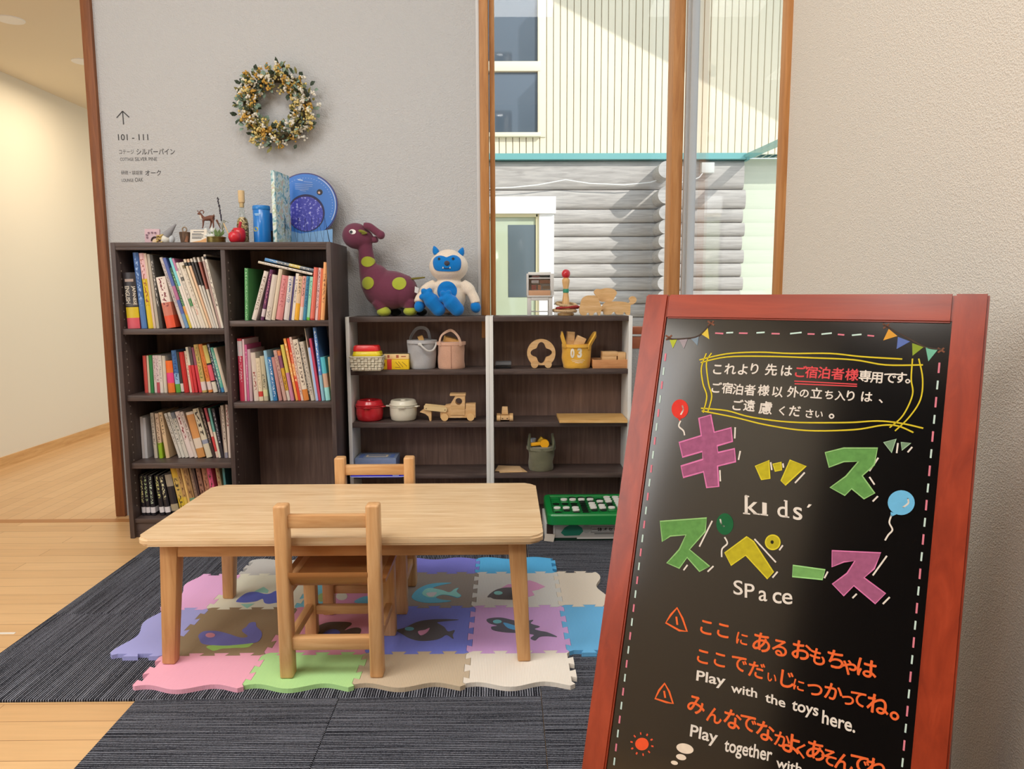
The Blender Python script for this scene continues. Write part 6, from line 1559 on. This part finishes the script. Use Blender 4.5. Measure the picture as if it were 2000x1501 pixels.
chars(Z3, 3.2258, [('ご',515,615),('遠',592,618),('慮',695,632,82),('く',800,650,62),('だ',878,652),('さ',970,668,58),('い',1030,672,52),('。',1110,685,90)], C_W, 'notice_lettering', 72)
def strokes(Z, k_, lines, mat_, nm, wpx=3.0, smooth=True):
    if len(lines) > 1 and nm in ('dash', 'chalk_accent', 'bunting_string', 'underline'):
        for ln in lines: strokes(Z, k_, [ln], mat_, nm, wpx, smooth)
        return
    mb = MB()
    for ln in lines:
        p_ = [Z(*q_) for q_ in ln]
        if smooth and len(p_) > 2: p_ = smooth_line(p_, 5)
        mb.stroke(p_, wpx*pxm(p_[0]), nrm)
    return mb.done(nm, mat_, sg, smooth=0, recalc=False)
strokes(Z3, 0, [[(878,464),(1268,484)],[(880,481),(1268,497)]], C_R, 'underline', 2.2)
strokes(Z3, 0, [[(280,330),(450,292),(650,282),(850,290),(1100,290),(1300,310),(1552,325)],[(288,347),(450,312),(700,308),(1000,318),(1250,330),(1450,362),(1682,362)],
 [(352,290),(322,350),(335,480),(355,560),(330,660)],[(320,292),(290,380),(300,480),(324,560),(302,660)],
 [(290,635),(450,650),(600,690),(850,722),(1200,725),(1400,715),(1550,730),(1684,760)],[(295,652),(500,692),(700,740),(950,775),(1250,770),(1430,742),(1530,747),(1622,786)],
 [(1620,325),(1612,450),(1620,550),(1560,680),(1478,755)],[(1660,325),(1684,450),(1670,580),(1600,690),(1512,776)]], C_Y, 'yellow_border', 2.6)
strokes(Z3, 0, [[(380,162),(425,165)],[(530,162),(578,163)],[(735,165),(780,166)],[(962,167),(1000,168)],[(1153,170),(1187,173)],[(1340,177),(1375,180)]], C_P, 'dash', 3)
strokes(Z3, 0, [[(450,160),(487,158)],[(640,160),(685,157)],[(852,165),(918,158)],[(1050,168),(1108,162)],[(1242,175),(1295,170)]], chalk((190, 216, 206)), 'dash', 3)
def bl(px, py): return b_at(px, py)
L1, L2 = [], []
y = 697; i = 0
while y < 1600:
    x = 1299.5-(y-696)*.1262; (L1 if i % 2 == 0 else L2).append([(x+.7, y-6), (x-.7, y+6.5)]); y += 27.2; i += 1
y = 718; i = 0
while y < 1600:
    x = 1834-(y-718)*.0925; ln = 9 if i % 2 == 0 else 7.5; (L1 if i % 2 == 0 else L2).append([(x+.8, y-ln), (x-.8, y+ln)]); y += 33.5; i += 1
strokes(bl, 0, L1, C_P, 'dash', 3.4); strokes(bl, 0, L2, chalk((186, 208, 200)), 'dash', 3.2)
def fill(Z, pts, mat_, nm, out=None, smooth=False, lift=0, ow=2.6):
    p_ = [Z(*q_)+nrm*lift for q_ in pts]
    if smooth: p_ = smooth_line(p_, 4, True)
    mb = MB(); mb.flat(p_); o = mb.done(nm, mat_, sg, smooth=0, recalc=False)
    if out:
        m2 = MB(); m2.stroke([q_+nrm*.0003 for q_ in p_], ow*pxm(p_[0]), nrm, True); m2.done('outline', out, o, smooth=0, recalc=False)
    return o
for pts, c in (([(90,205),(138,198),(110,258)],(170,180,60)),([(150,205),(205,195),(180,260)],(150,140,146)),([(222,195),(275,175),(265,240)],(120,136,150)),([(285,165),(330,128),(340,200)],(206,180,70)),
               ([(1470,135),(1525,180),(1435,208)],(206,150,60)),([(1528,185),(1605,215),(1520,262)],(90,110,170)),([(1618,225),(1690,250),(1620,305)],(130,150,50)),([(1703,252),(1780,265),(1720,340)],(110,176,150))):
    fill(Z3, pts, chalk(c), 'bunting_flag')
strokes(Z3, 0, [[(75,200),(180,197),(270,180),(340,112),(352,92)],[(1440,112),(1600,198),(1700,250),(1800,266)]], chalk((70, 58, 52)), 'bunting_string', 3)
for cx_, cy_ in ((85,190),(350,100),(1455,118),(1800,270)):
    strokes(Z3, 0, [[(cx_-18,cy_-12),(cx_+18,cy_+10)],[(cx_-16,cy_+12),(cx_+16,cy_-12)]], chalk((120, 78, 60)), 'bunting_bow', 3.4)
def oval2(cx, cy, rx_, ry_, n_=28, rot=0): return [(cx+rx_*math.cos(a)*math.cos(rot)-ry_*math.sin(a)*math.sin(rot), cy+rx_*math.cos(a)*math.sin(rot)+ry_*math.sin(a)*math.cos(rot)) for a in (2*PI*i/n_ for i in range(n_))]
o = fill(Z3, oval2(155,640,53,61), chalk((206, 56, 46)), 'balloon_drawing')
fill(Z3, [(140,695),(165,697),(152,716)], chalk((206, 56, 46)), 'balloon_knot')
strokes(Z1, 0, [[(475,596),(468,618),(488,638),(493,656)],[(483,527),(487,545),(477,565)]], C_W, 'balloon_string', 3)
fill(Z1, oval2(1455,957,60,55), chalk((104, 176, 216)), 'balloon_drawing'); fill(Z1, [(1408,998),(1436,1008),(1408,1020)], chalk((104, 176, 216)), 'balloon_knot')
strokes(bl, 0, [[(1741,1006),(1737,1020),(1743,1034),(1735,1044),(1729,1054)],[(1773,973),(1774,982),(1764,990)]], C_W, 'balloon_string', 3)
fill(Z2, oval2(672,52,38,48), chalk((28, 92, 54)), 'balloon_drawing')
strokes(Z2, 0, [[(672,112),(683,138),(660,162),(658,196)],[(652,32),(658,55),(668,62)]], C_W, 'balloon_string', 3)
MAU, MAUO = chalk((150, 84, 118), .3), chalk((206, 116, 164)); YEF, YEO = chalk((176, 164, 34), .25), chalk((206, 192, 50)); GRF, GRO = chalk((92, 142, 74), .3), chalk((140, 186, 116))
fill(Z1, [(557,583),(610,568),(625,645),(700,625),(706,685),(638,705),(642,735),(715,718),(720,775),(640,795),(645,885),(592,890),(578,820),(488,845),(478,795),(575,765),(572,730),(485,755),(470,690),(568,660)], MAU, 'title_character', MAUO, ow=3.4)
for pts in ([(808,795),(868,770),(872,850),(835,855)],[(886,786),(922,778),(924,812),(896,818)],[(962,768),(1033,795),(940,880),(922,860)]): fill(Z1, pts, YEF, 'title_character', YEO)
fill(Z1, [(1118,735),(1200,715),(1350,715),(1335,790),(1282,838),(1337,915),(1290,940),(1235,895),(1205,925),(1140,890),(1210,840),(1265,775),(1200,775),(1135,800)], GRF, 'title_character', GRO)
for pts in ([(1378,690),(1432,675),(1412,735)],[(1455,690),(1497,693),(1458,724)]): fill(Z1, pts, chalk((110,140,110), .25), 'title_character', chalk((150,180,150)))
fill(Z2, [(385,40),(592,25),(585,85),(515,165),(605,240),(560,262),(505,200),(470,248),(415,225),(470,165),(500,100),(430,105),(395,130)], GRF, 'title_character', GRO)
fill(Z2, [(672,180),(770,108),(800,130),(888,265),(862,295),(765,190),(700,235)], YEF, 'title_character', YEO)
fill(Z2, oval2(885,133,32,32), YEF, 'title_character', YEO); fill(Z2, oval2(882,132,7,8), chalk((40,38,20)), 'title_dot', lift=.0003)
fill(Z2, [(975,235),(1118,255),(1105,298),(972,285)], chalk((110, 160, 90), .2), 'title_character', chalk((150, 206, 130)))
fill(Z2, [(1148,170),(1365,180),(1335,250),(1290,290),(1385,360),(1340,405),(1245,325),(1200,370),(1150,318),(1215,270),(1250,215),(1200,220),(1148,242)], MAU, 'title_character', MAUO)
strokes(Z1, 0, [[(718,625),(716,670)],[(740,730),(733,765)],[(650,815),(652,860)],[(876,780),(880,810)],[(930,785),(932,800)],[(1025,825),(985,868)],[(1352,760),(1315,815)],[(1315,845),(1335,875)],[(1350,930),(1330,950)],[(1440,695),(1435,735)],[(1502,712),(1485,732)]], C_W, 'chalk_accent', 3)
strokes(Z2, 0, [[(615,40),(560,150)],[(505,235),(490,255)],[(620,240),(597,262)],[(805,120),(897,220)],[(905,265),(885,288)],[(928,148),(915,166)],[(1128,265),(1115,290)],[(1390,195),(1330,278)],[(1256,363),(1240,379)],[(1402,378),(1375,405)]], C_W, 'chalk_accent', 3)
def fit(Z, txt, bl_, br_, tl_, mat_, nm, bold=.02):
    a, b_, c = Z(*bl_), Z(*br_), Z(*tl_); MB().glyph_fit(txt, a, b_-a, c-a, bold).done(nm, mat_, sg, smooth=0, recalc=False)
for ch, x0, y0, x1, y1 in (('k',760,925,822,1006),('ı',838,955,858,1010),('d',905,950,950,1020),('s',975,975,1016,1032),('´',1036,962,1058,978)): fit(Z1, ch, (x0,y1), (x1,y1+4), (x0,y0), C_W, 'english_title', .008)
strokes(Z1, 0, [[(755,1004),(782,1007)],[(800,1005),(826,1009)],[(832,1009),(862,1013)],[(765,926),(778,930)],[(936,948),(948,951)],[(940,1019),(956,1022)]], C_W, 'english_title', 2.6)
for ch, x0, y0, x1, y1 in (('S',710,300,752,364),('P',760,315,804,378),('a',822,345,860,392),('c',884,352,924,402),('e',926,356,972,406)): fit(Z2, ch, (x0,y1), (x1,y1+4), (x0,y0), C_W, 'english_title', .008)
for tri, mk in (([(460,424),(484,470),(504,528),(470,524),(410,490),(432,455)],[(457,466),(461,496)]),([(405,759),(425,795),(442,848),(412,842),(363,826),(380,790)],[(403,795),(407,820)])):
    m2 = MB(); p_ = [Z2(*q_) for q_ in tri]; m2.stroke(p_, 4*pxm(p_[0]), nrm, True); m2.done('warning_triangle', C_O, sg, smooth=0, recalc=False)
    strokes(Z2, 0, [mk], C_O, 'warning_mark', 4)
chars(Z2, 2.2727, [('こ',590,508),('こ',665,522),('に',748,560,62),('あ',835,576,92),('る',917,600,84),('お',1010,612,92),('も',1085,640,80),('ち',1165,652,90),('ゃ',1225,680,86),('は',1300,690,92)], C_O, 'rule_lettering', 76)
chars(Z2, 2.2727, [('こ',575,638),('こ',650,652),('で',735,668,78),('だ',812,698,78),('い',880,732,48),('じ',945,738,84),('に',1000,766,56),('つ',1072,784,74),('か',1152,796,82),('っ',1218,824,70),('て',1265,826,76),('ね',1350,852,94),('。',1425,903,110)], C_O, 'rule_lettering', 74)
chars(Z2, 2.2727, [('み',545,852,88),('ん',625,900,76),('な',705,918,90),('で',775,932,82),('な',850,970,90),('か',925,1008,74),('よ',968,1025,96),('く',1012,1056,70),('あ',1075,1056,92),('そ',1135,1086,78),('ん',1200,1108,84),('で',1270,1112,88),('ね',1345,1135,90)], C_O, 'rule_lettering', 80)
for wd_, b0_, b1_, t0_ in (('Play',(543,760),(672,786),(548,700)),('with',(698,797),(815,824),(700,757)),('the',(850,840),(940,868),(852,798)),('toys',(966,893),(1084,922),(972,834)),('here.',(1102,936),(1250,980),(1106,876)),
                           ('Play',(514,1010),(636,1044),(522,940)),('together',(666,1078),(878,1126),(674,1000)),('with',(898,1130),(1012,1162),(902,1086))):
    fit(Z2, wd_, b0_, b1_, t0_, C_W, 'english_rule_lettering', .018)
fill(Z2, oval2(304,1028,30,28), chalk((226, 84, 44)), 'sun_drawing')
mb = MB()
for k_ in range(10):
    a = 2*PI*k_/10+.2; p_ = [Z2(304+44*math.cos(a),1028+44*math.sin(a)), Z2(304+50*math.cos(a),1028+50*math.sin(a))]; mb.stroke(p_, 3*pxm(p_[0]), nrm)
mb.done('sun_rays', chalk((214, 84, 54)), sg, smooth=0, recalc=False)
for cx_, cy_, rx_, ry_ in ((495,1048,39,22),(478,1086,23,13),(448,1111,16,9)): fill(Z2, oval2(cx_,cy_,rx_,ry_,24,.25), chalk((222, 206, 186)), 'cloud_drawing')
